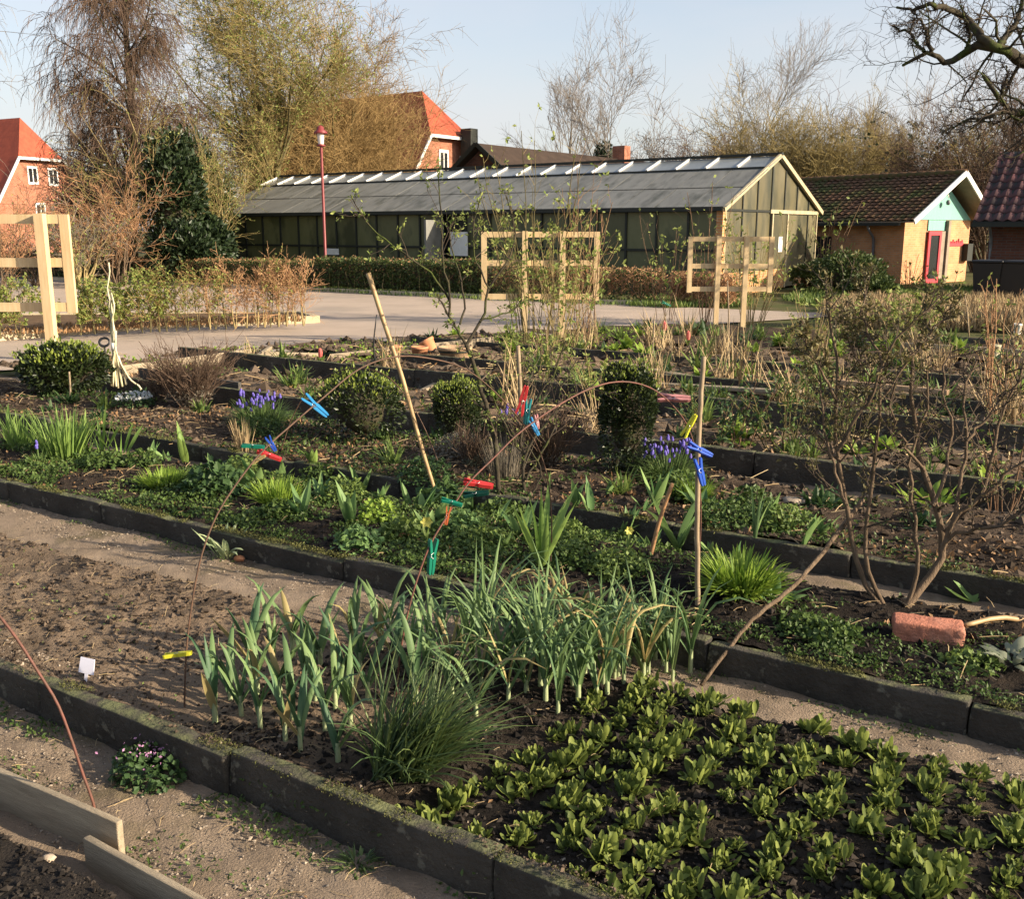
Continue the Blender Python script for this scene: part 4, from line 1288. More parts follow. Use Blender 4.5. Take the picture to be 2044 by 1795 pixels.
# ------------------------------------------------------------------ hedges
def hedge(label, A, B, h, d, n, lm, frac_dry=.3, dry=None, stems=True, leaf=.07, name='clipped_hedge', gap=.28, twigs=0, twm=m_twig_red, core=True):
    A, B = np.array(A, float), np.array(B, float)
    Ln = np.linalg.norm((B - A)[:2])
    o = thing(name, label, 'hedge', A, math.atan2(B[1] - A[1], B[0] - A[0]))
    def pts(n):
        P = np.stack([U(0, Ln, n), U(-1, 1, n), rng.random(n)], -1)
        face = rng.random(n)
        P[:, 1] = np.where(face < .40, -1 + .25 * rng.random(n), np.where(face < .55, 1 - .25 * rng.random(n), P[:, 1]))
        P[:, 2] = np.where(face > .72, 1 - .12 * rng.random(n), P[:, 2])
        w = 1 + .12 * vn(P[:, 0], P[:, 2], 1.6, 3)
        top = h * (1 + .10 * vn(P[:, 0], P[:, 0] * 0, .9, 5) + .09 * vn(P[:, 0], P[:, 1], 4, 6))
        return np.stack([P[:, 0], P[:, 1] * d / 2 * w, gap * h * .5 + P[:, 2] * (top - gap * h * .5)], -1)
    P = pts(n)
    s = leaf * U(.6, 1.4, n)
    V, F = leafq(P, ru(n), ru(n), s, s * .6)
    ob('foliage', mesh('foliage', V, F, lm, False, np.repeat(rng.random(n), 4)), o)
    if dry is not None:
        m = int(n * frac_dry)
        P = pts(m); P[:, 2] = P[:, 2] * .5 + h * .55
        s = leaf * U(.6, 1.4, m)
        V, F = leafq(P, ru(m), ru(m), s, s * .6)
        ob('dry_leaves', mesh('dry_leaves', V, F, dry, False, np.repeat(rng.random(m), 4)), o)
    if core:
        V, F = chunk(Ln, d * .6, h * .72, int(Ln * 2), 2, 3, .08, .05, 2, 1, .03)
        V[:, 0] += Ln / 2; V[:, 2] += h * .14
        ob('dark_core', mesh('dark_core', V, F, m_bark_dark, True), o)  # solid dark block added to close the hedge behind its leaves
    k = int(Ln / .33)
    P0 = np.zeros((k, 3, 3)); xs_ = (np.arange(k) + .5 + U(-.2, .2, k)) * Ln / k
    for j, z in enumerate((-.03, h * .25, h * .6)):
        P0[:, j] = np.stack([xs_ + U(-.05, .05, k), np.full(k, -d * .38) + U(-.06, .06, k), np.full(k, z)], -1)
    tag(ob('stems', mesh('stems', *tubes(P0, np.full((k, 3), .016), 5), m_bark_yellow, True), o), kind='stuff')
    if twigs:
        P0 = np.zeros((twigs, 3, 3)); xs_ = U(0, Ln, twigs)
        z0 = U(.05, .7, twigs) * h
        for j in range(3):
            P0[:, j] = np.stack([xs_ + U(-.05, .05, twigs) * (j + 1), U(-d * .55, d * .3, twigs), np.minimum(z0 + .18 * j * h, h * 1.08)], -1)
        ob('twigs', mesh('twigs', *tubes(P0, np.full((twigs, 3), .006), 3), twm, False, rng.random(twigs * 9)), o)['kind'] = 'stuff'
    return o
hz = np.array((0, 0, -.02))
hb = lambda s, t=.55: H0 + hd * s + np.array((hd[1], -hd[0], 0)) * -t + hz
hlen = np.linalg.norm(H1 - H0)
hedge('clipped dark green hedge with brown leaf tops below the park lamp', hb(0), hb(6.2), .98, .8, 10000, l_hedge, .06, l_beech, twigs=150)
hedge('brown-topped clipped hedge behind the middle trellis', hb(6.3), hb(hlen + .8), .86, .8, 2800, l_hedge, .35, l_beech, twigs=900, core=False)
hedge('thin brown hedge by the greenhouse corner', hb(hlen + 1.0), hb(hlen + 2.6), .8, .7, 500, l_beech, 0, None, twigs=900, core=False)
hedge('low clipped hedge behind the young hedge plants', hb(-8.5), hb(-.15), .85, .8, 8000, l_hedge, .3, l_beech, twigs=400)
hedge('far hedge along the road bend with dark clipped top', hb(-15.5), hb(-8.7), .95, .9, 4500, l_hedge, .3, l_beech, twigs=300)
tag(crumbs('edge_grit', 2500, 1.99, 2.2, -5, .2, .002, .009, m_pebble, .2), 'pale grit along the inner edge of the front kerb', 'grit', kind='stuff')

# ------------------------------------------------------------------ copying things
def dup(root, loc, rz=0.0, scale=1.0, label=None, group=None):
    r = root.copy(); col.objects.link(r)
    r.location = tuple(float(v) for v in loc); r.rotation_euler = (0, 0, rz); r.scale = (scale,) * 3
    if label: r['label'] = label
    if group: r['group'] = group
    for ch in root.children:
        c = ch.copy(); col.objects.link(c); c.parent = r
        for g2 in ch.children:
            d = g2.copy(); col.objects.link(d); d.parent = c
    return r

def place_all(protos, spots, label=None, group=None):
    used = set()
    for i, (loc, rz, scl) in enumerate(spots):
        k = i % len(protos)
        if k not in used:
            used.add(k)
            o = protos[k]
            o.location = tuple(float(v) for v in loc); o.rotation_euler = (0, 0, rz); o.scale = (scl,) * 3
            if label: o['label'] = label
            if group: o['group'] = group
        else:
            dup(protos[k], loc, rz, scl, label, group)

# ------------------------------------------------------------------ young hedge plants on the island
def young(kind):
    o = thing('young_hedge_plant', 'young', 'hedge plant')
    P, q = fan(2 if kind != 2 else 3, 1.0, .14, .013, 6, .05, .12, .05)
    P[:, 0] = P[:, 0] * np.array((.3, .3, 1))
    g1 = grow(P, q, **L_(14 if kind else 16, .22, 60, .30, .5, .35, .12, 4, rmin=.005))
    g2 = grow(*g1, **L_(5, .15, 48, .55, .7, .2, .16, 3, rmin=.0035))
    G = Geo(); G.add(*tubes(P, q, 6))
    ob('stems', G.mesh('stems', m_bark_olive if kind < 2 else m_bark_yellow, True), o)
    G = Geo(); G.add(*tubes(*g1, 3), .3); G.add(*tubes(*g2, 3), .8)
    tag(ob('twigs', G.mesh('twigs', m_twig_red if kind == 2 else m_twig_brown), o), kind='stuff')
    n = (1100, 260, 200)[kind]
    PP = g2[0]
    i = rng.integers(0, len(PP), n); t = rng.random(n)[:, None]
    q_ = PP[i, 0] * (1 - t) + PP[i, -1] * t
    if kind == 2: q_ = q_[q_[:, 2] > .55]
    n = len(q_)
    L = (.055, .05, .05)[kind] * U(.6, 1.3, n)
    V, F = leafq(q_, ru(n), ru(n), L, L * .6)
    ob('leaves', mesh('leaves', V, F, (l_spring, l_spring, l_beech)[kind], False, np.repeat(rng.random(n), 4)), o)
    return o
yh = {k: [young(k) for _ in range(3)] for k in range(3)}
sets = {0: [0, 40, 105, 160, 190, 222, 255, 285, 318], 1: [300, 333, 352, 375, 398, 430, 452, 540], 2: [420, 470, 492, 515, 528, 556, 572, 590, 606]}
labs = {0: 'young hedge plant in yellow-green leaf on the road island', 1: 'thin-stemmed bare young hedge plant on the road island', 2: 'young hedge plant with dry orange leaves at the island tip'}
for k, xs_ in sets.items():
    spots = []
    for x in xs_:
        p = at(x, 671 - x * .043, .10)
        h = px(115 + U(-10, 12), p)
        spots.append((p, U(0, 6), h / 1.12))
    place_all(yh[k], spots, labs[k], 'young hedge plants on the island')

# ------------------------------------------------------------------ leafy plants
def leafy(name, label, cat, loc, leaves, mat, stem=None, group=None, rz=0.0, scale=1.0, each=True, stemmat=None, partname='leaf'):
    "leaves: (B, D, L, W, kwargs)"
    o = thing(name, label, cat, loc, rz, group, scale)
    B, D, L, W, kw = leaves
    n = len(L)
    V, F, per = blades(B, D, L, W, **kw)
    t = rng.random(n)
    if each:
        f1 = F[:len(F) // n]
        for i in range(n):
            ob(partname, mesh(partname, V[i * per:(i + 1) * per], f1, l_dead if (mat is l_leek and rng.random() < .05) else mat, True, np.full(per, t[i])), o)
    else:
        ob('foliage', mesh('foliage', V, F, mat, True, np.repeat(t, per)), o)
    if stem:
        h, r = stem
        ob('stem', mesh('stem', *tubes(np.array([(0, 0, -.02), (0, 0, h * .5), (0, 0, h)]), np.array((r * 1.15, r, r * .8)), 8), stemmat or mat, True, np.full(24, .9)), o)
    return o

def dirs(n, el0, el1, az=None):
    a = U(0, 6.283, n) if az is None else az
    e = np.radians(U(el0, el1, n))
    return np.stack([np.cos(a) * np.cos(e), np.sin(a) * np.cos(e), np.sin(e)], -1)

# lamb's-lettuce rosettes
def lettuce():
    n = int(U(38, 54))
    e = np.linspace(8, 84, n) + U(-6, 6, n)
    a = np.arange(n) * 2.4 + U(-.4, .4, n)
    D = np.stack([np.cos(a) * np.cos(np.radians(e)), np.sin(a) * np.cos(np.radians(e)), np.sin(np.radians(e))], -1)
    c = np.stack([U(-.03, .03, n), U(-.03, .03, n), np.full(n, .0) + U(0, .012, n)], -1)
    return leafy('lettuce_rosette', 'x', 'lettuce', (0, 0, 0), (c, D, U(.028, .056, n), U(.012, .021, n), dict(prof='spoon', bend=U(-.4, .6, n), fold=-.2)), l_lettuce, each=False)
lp = [lettuce() for _ in range(10)]
poly = [(770, 1650), (905, 1555), (1080, 1445), (1310, 1335), (1420, 1300), (1560, 1320), (1700, 1365), (2120, 1500), (2120, 1880), (1330, 1880), (1010, 1700)]
spots = []
for g in np.arange(-2.6, .25, .128):
    for n in np.arange(2.08, 3.31, .088):
        if rng.random() < .10: continue
        gg, nn = g + U(-.02, .02) + .03 * math.sin(n * 5), n + U(-.028, .028)
        q = gn(gg, nn)
        p = np.array((q[0], q[1], soil_at(q[0], q[1]) - .004))
        if inpoly(proj(p), poly):
            spots.append((p, U(0, 6.28), U(.6, 1.35)))
place_all(lp, spots, "low green lamb's lettuce rosette in the dark compost of the front bed", 'lettuce rosettes in the front bed')

# leeks and garlic
def leek(big):
    n = int(U(6, 9)) if big else int(U(4, 6))
    side = np.where(np.arange(n) % 2, 0, math.pi) + U(-.45, .45, n)
    D = dirs(n, 58, 84, side)
    h = U(.05, .10)
    B = np.stack([np.zeros(n), np.zeros(n), h * np.linspace(.35, 1, n)], -1)
    L = U(.24, .46, n) if big else U(.17, .28, n)
    return leafy('leek_plant' if big else 'garlic_plant', 'x', 'leek' if big else 'garlic', (0, 0, 0),
                 (B, D, L, U(.011, .021, n) if big else U(.017, .028, n), dict(prof='ribbon', bend=U(.05, 1.3, n) if big else U(0, .7, n), bpow=2.0, fold=.35, twist=U(-.8, .8, n))), l_leek, (h, .0085), stemmat=l_pale)
lk = [leek(True) for _ in range(7)]
spots = []
for (x, y) in [(905, 1395), (940, 1340), (965, 1290), (985, 1370), (1010, 1310), (1020, 1395), (1050, 1345), (1062, 1290), (1085, 1400), (1100, 1330), (1108, 1425), (1140, 1370), (1150, 1300), (1170, 1350),
               (1190, 1395), (1200, 1310), (1222, 1350), (1240, 1290), (1262, 1330), (1285, 1300), (1300, 1345), (1330, 1290), (1350, 1305), (950, 1430), (860, 1330), (880, 1290), (1120, 1290), (1010, 1270), (925, 1300), (1075, 1370), (1130, 1320), (1180, 1280), (1215, 1385), (1245, 1365), (1310, 1318), (1275, 1270), (975, 1320), (1035, 1325), (1160, 1400), (1090, 1270), (900, 1345), (1375, 1290), (955, 1375), (1000, 1345), (1068, 1320), (1115, 1385), (1150, 1335), (1205, 1365), (1235, 1325), (1290, 1360), (1320, 1330), (1055, 1385), (985, 1300), (1185, 1325)]:
    spots.append((on(x + U(-6, 6), y), U(0, 6.28), U(.85, 1.15)))
place_all(lk, spots, 'leek with long bending blue-green leaves behind the lettuce', 'leeks in the front bed')
gk = [leek(False) for _ in range(5)]
spots = [(on(x, y), U(0, 6.28), U(.9, 1.2)) for x, y in [(430, 1445), (482, 1430), (520, 1455), (560, 1390), (585, 1440), (600, 1500), (630, 1400), (650, 1460), (515, 1390), (675, 1520), (690, 1380), (720, 1340), (545, 1340), (760, 1300), (640, 1330), (570, 1480), (610, 1365), (670, 1420), (700, 1450), (735, 1400), (790, 1335), (820, 1290), (850, 1370), (705, 1305), (460, 1400), (500, 1350), (830, 1400), (780, 1270), (585, 1310)]]
place_all(gk, spots, 'garlic plant with broad green leaves left of the chive clump', 'garlic plants in the front bed')
# chives
n = 360
a = rng.normal(.0, 1.3, n)
D = dirs(n, 34, 86, a)
D[:, 0] += .15
leafy('chive_clump', 'big clump of thin dark green chives at the kerb edge', 'chives', on(800, 1545), (np.stack([U(-.09, .09, n), U(-.06, .06, n), np.zeros(n)], -1), D, U(.2, .48, n), U(.006, .012, n), dict(prof='grass', bend=U(0, .7, n), bpow=2.2, fold=.5)), l_chive, each=False)

# tulips, irises
def tulip(label, x, y, hpx, n=4, mat=None, w=.055, el=(50, 82), az=None, group=None, name='tulip_plant', cat='tulip', prof='tulip', bend=(.0, .5)):
    p = on(x, y)
    L = px(hpx, p) * U(.75, 1.08, n)
    return leafy(name, label, cat, p, (np.stack([U(-.012, .012, n), U(-.012, .012, n), np.zeros(n)], -1), dirs(n, *el, az), L, w * U(.75, 1.15, n), dict(prof=prof, bend=U(*bend, n), fold=-.22, twist=U(-.5, .5, n))), mat or l_tulip, group=group)
tulip('broad-leaved tulip shoot below the leaning bamboo cane', 700, 1045, 95, 5)
tulip('wide green tulip leaves left of the bamboo cane foot', 815, 990, 75, 4)
tulip('tall yellow-green lily shoot behind the leeks', 1080, 1130, 190, 9, l_iris, .042, (55, 86))
tulip('large grey-green tulip leaves beside the short brown stake', 1352, 1100, 140, 4, None, .075, (62, 84))
tulip('tulip shoot with one leaf held up left of the grey stick', 1310, 1010, 85, 5)
tulip('tulip leaves in the clump below the muscari', 1255, 1030, 80, 6)
tulip('pair of broad tulip leaves at the kerb beside the white stone', 1605, 1085, 90, 3, None, .06, (45, 80))
tulip('slim daffodil leaves between stick and bare shrub', 1505, 1075, 115, 6, l_leek, .02, (65, 86), name='daffodil_plant', cat='daffodil')
tulip('small lime green tulip shoot at the path edge', 625, 935, 50, 5, l_iris)
tulip('single tulip shoot among the iris stubble', 372, 925, 85, 4, l_iris)
tulip('dark tulip shoot right of the leafy hellebore', 855, 1060, 55, 4)
tulip('tulip shoot half hidden behind the bright creeping tuft', 600, 1030, 75, 5)
tulip('spreading tulip leaves in the shade of the bare shrub', 1945, 1165, 75, 5, None, .06, (20, 70))
tulip('small tulip shoot behind the lily shoot', 1150, 1010, 60, 4)
tulip('green tulip shoot under the red clothes peg', 935, 1030, 55, 5, None, .05, (30, 75))
def iris(label, x, y, hpx, n=6, mat=l_iris):
    p = on(x, y)
    L = px(hpx, p) * U(.65, 1.05, n)
    off = np.linspace(-1, 1, n)
    e = R(90) - np.abs(off) * .5
    D = np.stack([np.sign(off) * np.cos(e), np.zeros(n) + .05, np.sin(e)], -1)
    return leafy('iris_fan', label, 'iris', p, (np.stack([off * .03, U(-.01, .01, n), np.zeros(n)], -1), D, L, U(.022, .034, n), dict(prof='sword', bend=U(0, .12, n), fold=-.1, twist=1.4)), mat, rz=U(-.5, .5), group='iris fans in the flower bed')
for x, y, h in ((172, 905, 90), (205, 900, 95), (238, 905, 100), (12, 880, 75), (95, 905, 80), (150, 895, 85)):
    iris('upright light green iris fan in the bed beside the daffodil clump', x, y, h, int(U(5, 8)))
def grassy(name, label, cat, x, y, hpx, wpx, n, mat, W=.008, el=(55, 88), bend=(0, .7), group=None, p=None, prof='grass'):
    p = on(x, y) if p is None else p
    r = px(wpx, p) / 2
    h = px(hpx, p)
    a = U(0, 6.28, n); q = r * .55 * np.sqrt(rng.random(n))
    D = dirs(n, *el, a)
    return leafy(name, label, cat, p, (np.stack([np.cos(a) * q, np.sin(a) * q, np.zeros(n)], -1), D, h * U(.55, 1.15, n), W * U(.7, 1.3, n), dict(prof=prof, bend=U(*bend, n), fold=.2)), mat, each=False, group=group)
grassy('daffodil_clump', 'broad clump of grassy yellow-green daffodil leaves in the iris bed', 'daffodil', 128, 912, 95, 130, 150, l_iris, .016, (62, 88), (0, .4))
grassy('daffodil_clump', 'narrow clump of grassy leaves at the left end of the iris bed', 'daffodil', 45, 895, 75, 80, 80, l_iris, .014, (62, 88), (0, .4))
grassy('creeping_tuft', 'low bright green creeping tuft beside the geranium leaves', 'ground cover', 325, 968, 34, 130, 420, l_tuft, .010, (30, 85), (0, .6))
grassy('creeping_tuft', 'bright green feathery tuft under the green and red pegs', 'ground cover', 555, 1000, 45, 140, 420, l_tuft, .010, (30, 85), (0, .6))
grassy('phlox_tuft', 'yellow-green mound of narrow leaves left of the bare shrub', 'phlox', 1478, 1180, 80, 170, 520, l_tuft, .014, (20, 85), (0, .7), prof='oval')
grassy('phlox_tuft', 'lime green leafy mound in the bed below the box bush', 'phlox', 1385, 1000, 55, 80, 200, l_tuft, .010, (40, 85))
grassy('grass_tuft', 'tuft of dry brown stalks beside the thyme mound', 'grass', 1010, 950, 90, 130, 170, l_lav, .005, (65, 88), (0, .3))
grassy('grass_tuft', 'dry reddish stalk stubble at the path edge behind the pegs', 'grass', 487, 900, 60, 60, 80, m_straw, .006, (70, 88), (0, .2))
grassy('rosette_plant', 'pale grey-green cabbage-like plant alone on the bare soil', 'plant', 455, 1112, 74, 70, 24, l_pale, .030, (38, 82), (0, .9), prof='oval')
grassy('rosette_plant', 'grey-green foxglove rosette at the edge of the shrub bed', 'plant', 2022, 1322, 62, 120, 26, l_grey, .04, (5, 60), (.2, 1.0), prof='oval')
grassy('rosette_plant', 'broad-leaved rosette at the foot of the phlox mound', 'plant', 1545, 1200, 55, 80, 18, l_tulip, .035, (20, 75), (.1, .8), prof='oval')
grassy('rosette_plant', 'bright leafy rhubarb clump behind the bare shrub stems', 'plant', 1850, 985, 60, 110, 40, l_tuft, .05, (15, 75), (.1, .8), prof='oval')
grassy('weed_rosette', 'tiny green weed rosette on the dark soil below the grey board', 'weed', 100, 1655, 26, 40, 14, l_herb, .012, (5, 60), (.1, .6), prof='spoon')
grassy('weed_tuft', 'grassy weed tuft on the sandy path below the kerb', 'weed', 720, 1722, 34, 110, 90, l_chive, .006, (10, 70), (.1, 1.2), p=at(712, 1724, .04))

def leafclump(name, label, cat, x, y, rpx, hpx, n, mat, L=.03, group=None, asp=.9, p=None, flowers=None):
    p = on(x, y) if p is None else p
    o = thing(name, label, cat, p, U(0, 6), group)
    r, h = px(rpx, p), px(hpx, p)
    d = ru(n); d[:, 2] = np.abs(d[:, 2])
    P = d * np.array((r, r, h)) * (.55 + .45 * rng.random(n) ** .5)[:, None] * (1 + .15 * vn3(d, 3, int(x)))[:, None]
    s = L * U(.6, 1.3, n)
    V, F = leafq(P, unit(d * .7 + ru(n)), unit(d + ru(n) * .5 + np.array((0, 0, .8))), s, s * asp, .12)
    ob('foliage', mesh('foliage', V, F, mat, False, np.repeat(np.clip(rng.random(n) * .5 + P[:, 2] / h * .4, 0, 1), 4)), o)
    k = max(10, n // 10)
    P0 = np.stack([np.stack([U(-r, r, k) * .2, U(-r, r, k) * .2, np.full(k, -.01)], -1), P[:k] * .6 * np.array((1, 1, .8)), P[:k]], 1)
    tag(ob('stems', mesh('stems', *tubes(P0, np.full((k, 3), .0018 + L * .02), 3), mat, False, np.full(k * 9, .2)), o), kind='stuff')
    return o
leafclump('geranium_clump', 'dark round-leaved geranium clump behind the bent hoop', 'geranium', 430, 985, 62, 60, 420, l_gera, .055)
leafclump('geranium_clump', 'dark leafy clump behind the red and green pegs', 'geranium', 890, 985, 55, 60, 320, l_gera, .06)
leafclump('columbine_clump', 'blue-green columbine clump near the orange leaf litter', 'columbine', 715, 1095, 48, 42, 260, l_tulip, .035)
leafclump('columbine_clump', 'fresh green columbine clump below the bamboo cane foot', 'columbine', 800, 1072, 44, 40, 260, l_herb, .035)
leafclump('hellebore_clump', 'lime-flowered leafy clump right of the broad tulip', 'hellebore', 755, 1040, 44, 48, 240, l_tuft, .03)
leafclump('bedding_clump', 'olive green clump at the kerb edge left of the lily', 'plant', 960, 1085, 60, 34, 380, l_herb, .025)
leafclump('bedding_clump', 'mossy olive mound between lily and brown stake', 'plant', 1215, 1065, 85, 45, 900, l_cover, .022)
leafclump('bedding_clump', 'green mound with tiny yellow flowers at the kerb', 'plant', 1235, 1140, 70, 42, 700, l_herb, .022)
leafclump('bedding_clump', 'dark mossy mound under the yellow-green lily', 'plant', 1130, 1120, 60, 36, 600, l_cover, .022)
leafclump('bedding_clump', 'olive carpet of leaves around the grey stick', 'plant', 1440, 1040, 75, 40, 700, l_cover, .024)
leafclump('bedding_clump', 'grey-green carpet of leaves behind the phlox mound', 'plant', 1560, 1050, 70, 40, 600, l_herb, .026)
leafclump('weed_clump', 'leafy green weed clump at the kerb below the brick', 'weed', 1660, 1280, 60, 40, 420, l_cover, .026)
leafclump('weed_clump', 'small weed clump at the foot of the bare shrub', 'weed', 1600, 1255, 55, 22, 300, l_cover, .022)
leafclump('weed_clump', 'low weeds on the kerb edge right of the brick', 'weed', 1940, 1330, 60, 24, 260, l_herb, .022)
o = leafclump('dead_nettle', 'purple-flowered dead nettle growing against the front kerb', 'dead nettle', 315, 1535, 95, 58, 800, l_gera, .022, p=at(318, 1538, .04))
pp = rng.normal(size=(90, 3)) * np.array((.05, .05, .01)) + np.array((0, 0, px(52, at(318, 1538, .04))))
tag(ob('flowers', mesh('flowers', *leafq(pp, ru(90), ru(90), .013, .008), f_pink, False, np.repeat(rng.random(90), 4)), o), kind='stuff')
leafclump('thyme_mound', 'low grey-green thyme mound in front of the small box bush', 'thyme', 915, 905, 58, 42, 1300, l_lav, .016)
leafclump('thyme_mound', 'dark creeping thyme at the foot of the muscari', 'thyme', 520, 868, 55, 40, 900, l_cover, .018)
o = leafclump('candytuft', 'white-flowering candytuft at the bed edge below the willow sticks', 'candytuft', 268, 812, 40, 22, 300, l_gera, .03)
pp = ru(150) * np.array((px(34, on(268, 812)), px(34, on(268, 812)), .02)) + np.array((0, 0, px(20, on(268, 812))))
tag(ob('flowers', mesh('flowers', *leafq(pp, ru(150), ru(150), .03, .03), f_white, False, np.repeat(rng.random(150), 4)), o), kind='stuff')

# muscari
mv, mf = lathe([(0, 0), (.010, .004), (.013, .012), (.0125, .024), (.009, .036), (.004, .044), (0, .046)], 9)
mv = mv * (1 + .16 * vn3(mv, 190, 3))[:, None]
mflower = mesh('flower', mv, mf, f_musc, False, rng.random(len(mv)))
def muscari(label, x, y, wpx, hpx, nf, nl):
    p = on(x, y)
    r, h = px(wpx, p) / 2, px(hpx, p)
    a = U(0, 6.28, nl); q = r * .6 * np.sqrt(rng.random(nl))
    o = leafy('muscari_clump', label, 'muscari', p, (np.stack([np.cos(a) * q, np.sin(a) * q, np.zeros(nl)], -1), dirs(nl, 25, 80, a), h * U(.6, 1.1, nl), U(.004, .008, nl) * (1 + h), dict(prof='grass', bend=U(.1, 1.2, nl), fold=.3)), l_musc, each=False)
    for k in range(nf):
        a = U(0, 6.28); q = r * .75 * math.sqrt(U(0, 1))
        z = h * U(.55, 1.05)
        st_ = ob('flower', mflower, o, (math.cos(a) * q, math.sin(a) * q, z), U(0, 6), U(.65, 1.05))
        st_.rotation_euler[0] = U(-.25, .25)
        ob('flower_stem', mesh('flower_stem', *tubes(np.array([(math.cos(a) * q * .6, math.sin(a) * q * .6, 0), (math.cos(a) * q, math.sin(a) * q, z)]), np.array((.0028, .0025)), 5), l_musc, True, np.full(10, .3)), o)
muscari('blue-flowering muscari clump between lavender and loose box shrub', 522, 845, 125, 58, 44, 420)
muscari('blue-flowering muscari clump at the foot of the large box bush', 1330, 955, 130, 70, 40, 380)
muscari('small blue muscari clump beside the grey stake', 1010, 860, 60, 42, 9, 60)
muscari('single blue muscari in the iris bed', 78, 925, 40, 40, 3, 30)

# lavender and heather
def lavender(label, x, y, wpx, hpx, n, mat=l_lav, W=.006):
    p = on(x, y)
    h = px(hpx, p); r = px(wpx, p) / 2
    P, q = fan(n, h, r, .004, 5, .10, .15, r * .3)
    o = thing('lavender_bush', label, 'lavender', p)
    g2 = grow(P, q, **L_(5, .3, 30, .4, .6, .3, .15, 3, rmin=.003))
    G = Geo(); G.add(*tubes(P, q, 3), np.repeat(rng.random(n), 15)); G.add(*tubes(*g2, 3), .7)
    tag(ob('stems', G.mesh('stems', m_twig_birch), o), kind='stuff')
    m = n * 12
    i = rng.integers(0, len(P), m); t = rng.random(m)[:, None] * .6
    qq = P[i, 0] * (1 - t) + P[i, 3] * t
    s = U(.02, .045, m)
    ob('foliage', mesh('foliage', *leafq(qq, unit(ru(m) + np.array((0, 0, .8))), ru(m), s, s * .25), mat, False, np.repeat(rng.random(m), 4)), o)
lavender('grey-brown lavender bush right of the white willow sticks', 385, 812, 150, 92, 170)
lavender('small lavender bush with dry stalks behind the round box bush', 320, 800, 70, 60, 50)
lavender('silvery lavender sprigs beside the box bush and young tree', 945, 930, 70, 70, 60, l_grey)
lavender('dry brown perennial stalks behind the young tree trunk', 1085, 930, 150, 95, 120, l_lav)

# box bushes
def boxb(label, x, y, wpx, hpx, n, L, tipn, shape, name='box_bush'):
    p = on(x, y)
    r, h = px(wpx, p) / 2, px(hpx, p) / 2
    return ball_bush(name, label, 'box bush', p, r, r, h, n, l_box, L, l_boxtip, tipn, m_bark_dark, int(x), shape=shape, w=.55)
boxb('wide rounded box bush by the roadside trellis', 132, 784, 158, 92, 6500, .045, 500, 2.4)
boxb('small box bush with yellow-green top shoots', 913, 868, 84, 128, 6000, .025, 700, 3.4)
boxb('large dark box column beside the blue muscari', 1250, 945, 100, 200, 11000, .024, 350, 4.0)
o = boxb('loose open box shrub behind the hoop peak', 722, 880, 165, 135, 3000, .034, 500, 2.0)

# white labels, stones, brick
lab = thing('plant_label', 'white plastic plant label stuck in the bare soil', 'plant label', on(170, 1362))
s_ = px(34, on(170, 1362))
ob('plate', pm('plate', *prism([(-s_ / 2, s_ * .55), (s_ / 2, s_ * .45), (s_ * .48, s_ * 1.35), (-s_ * .45, s_ * 1.45)], (-.0015, .0015), 'y'), m_label), lab)
ob('spike', pm('spike', *prism([(-.003, -.03), (.003, -.03), (.009, s_ * .5), (-.006, s_ * .5)], (-.001, .001), 'y'), m_label), lab)
lab.rotation_euler = (R(-18), 0, R(-12))

pb = on(1850, 1274)
brk = ob('loose_brick', mesh('loose_brick', *chunk(.275, .12, .092, 14, 6, 5, .010, .007, 22, 4, .006), m_brick, True), None, pb - np.array((0, 0, .012)), GA + R(14))
tag(brk, 'loose red brick lying in the bed at the foot of the bare shrub', 'brick')
def stone(label, p, r, group=None, mat=m_stone, flat=.6):
    V, F = blob(r, r * .8, r * flat, int(r * 1e4), .25, 14, 9)
    o = ob('stone', mesh('stone', V, F, mat, True), None, p + np.array((0, 0, r * flat * .5)), U(0, 6))
    return tag(o, label, 'stone', group)
stone('flat pale stone lying on the sandy path below the kerb', at(615, 1640, .04), px(17, at(615, 1640, .04)))
stone('round pale stone on the dark soil below the grey board', on(97, 1655 + 60), px(14, on(97, 1715)))
stone('orange stone at the bottom of the dark corner bed', on(165, 1738), px(12, on(165, 1738)), mat=m_brick)
stone('yellowish stone beside the orange one in the corner bed', on(208, 1745), px(13, on(208, 1745)))
stone('whitish stone in the shade behind the tulip pair', on(1580, 1005), px(24, on(1580, 1005)), flat=.35)
stone('whitish stone beside the shaded one at the kerb', on(1612, 1003), px(20, on(1612, 1003)), flat=.35)
stone('orange potsherd at the foot of the pale cabbage-like plant', on(478, 1118), px(11, on(478, 1118)), mat=m_terra)
stone('orange potsherd under the columbine clump', on(806, 1072), px(12, on(806, 1072)), mat=m_terra, flat=.3)

# grey boards at the corner bed
def board(label, A, B, z1, th=.022, mat=m_plank):
    A, B = np.array(A, float), np.array(B, float)
    L = np.linalg.norm((B - A)[:2])
    V, F = chunk(L, th, z1 + .14, int(L * 10), 1, 3, .004, .0015, 9, int(L * 100), .001)
    c = (A + B) / 2
    o = ob('bed_board', mesh('bed_board', V, F, mat, True), None, (c[0], c[1], -.14), math.atan2(B[1] - A[1], B[0] - A[0]))
    return tag(o, label, 'board')
board('grey wooden bed board with a cut upright end', at(-260, 1425, .17), at(239, 1640, .17), .17)
board('second grey wooden bed board running out of the corner', at(172, 1670, .13), at(640, 1925, .13), .13)

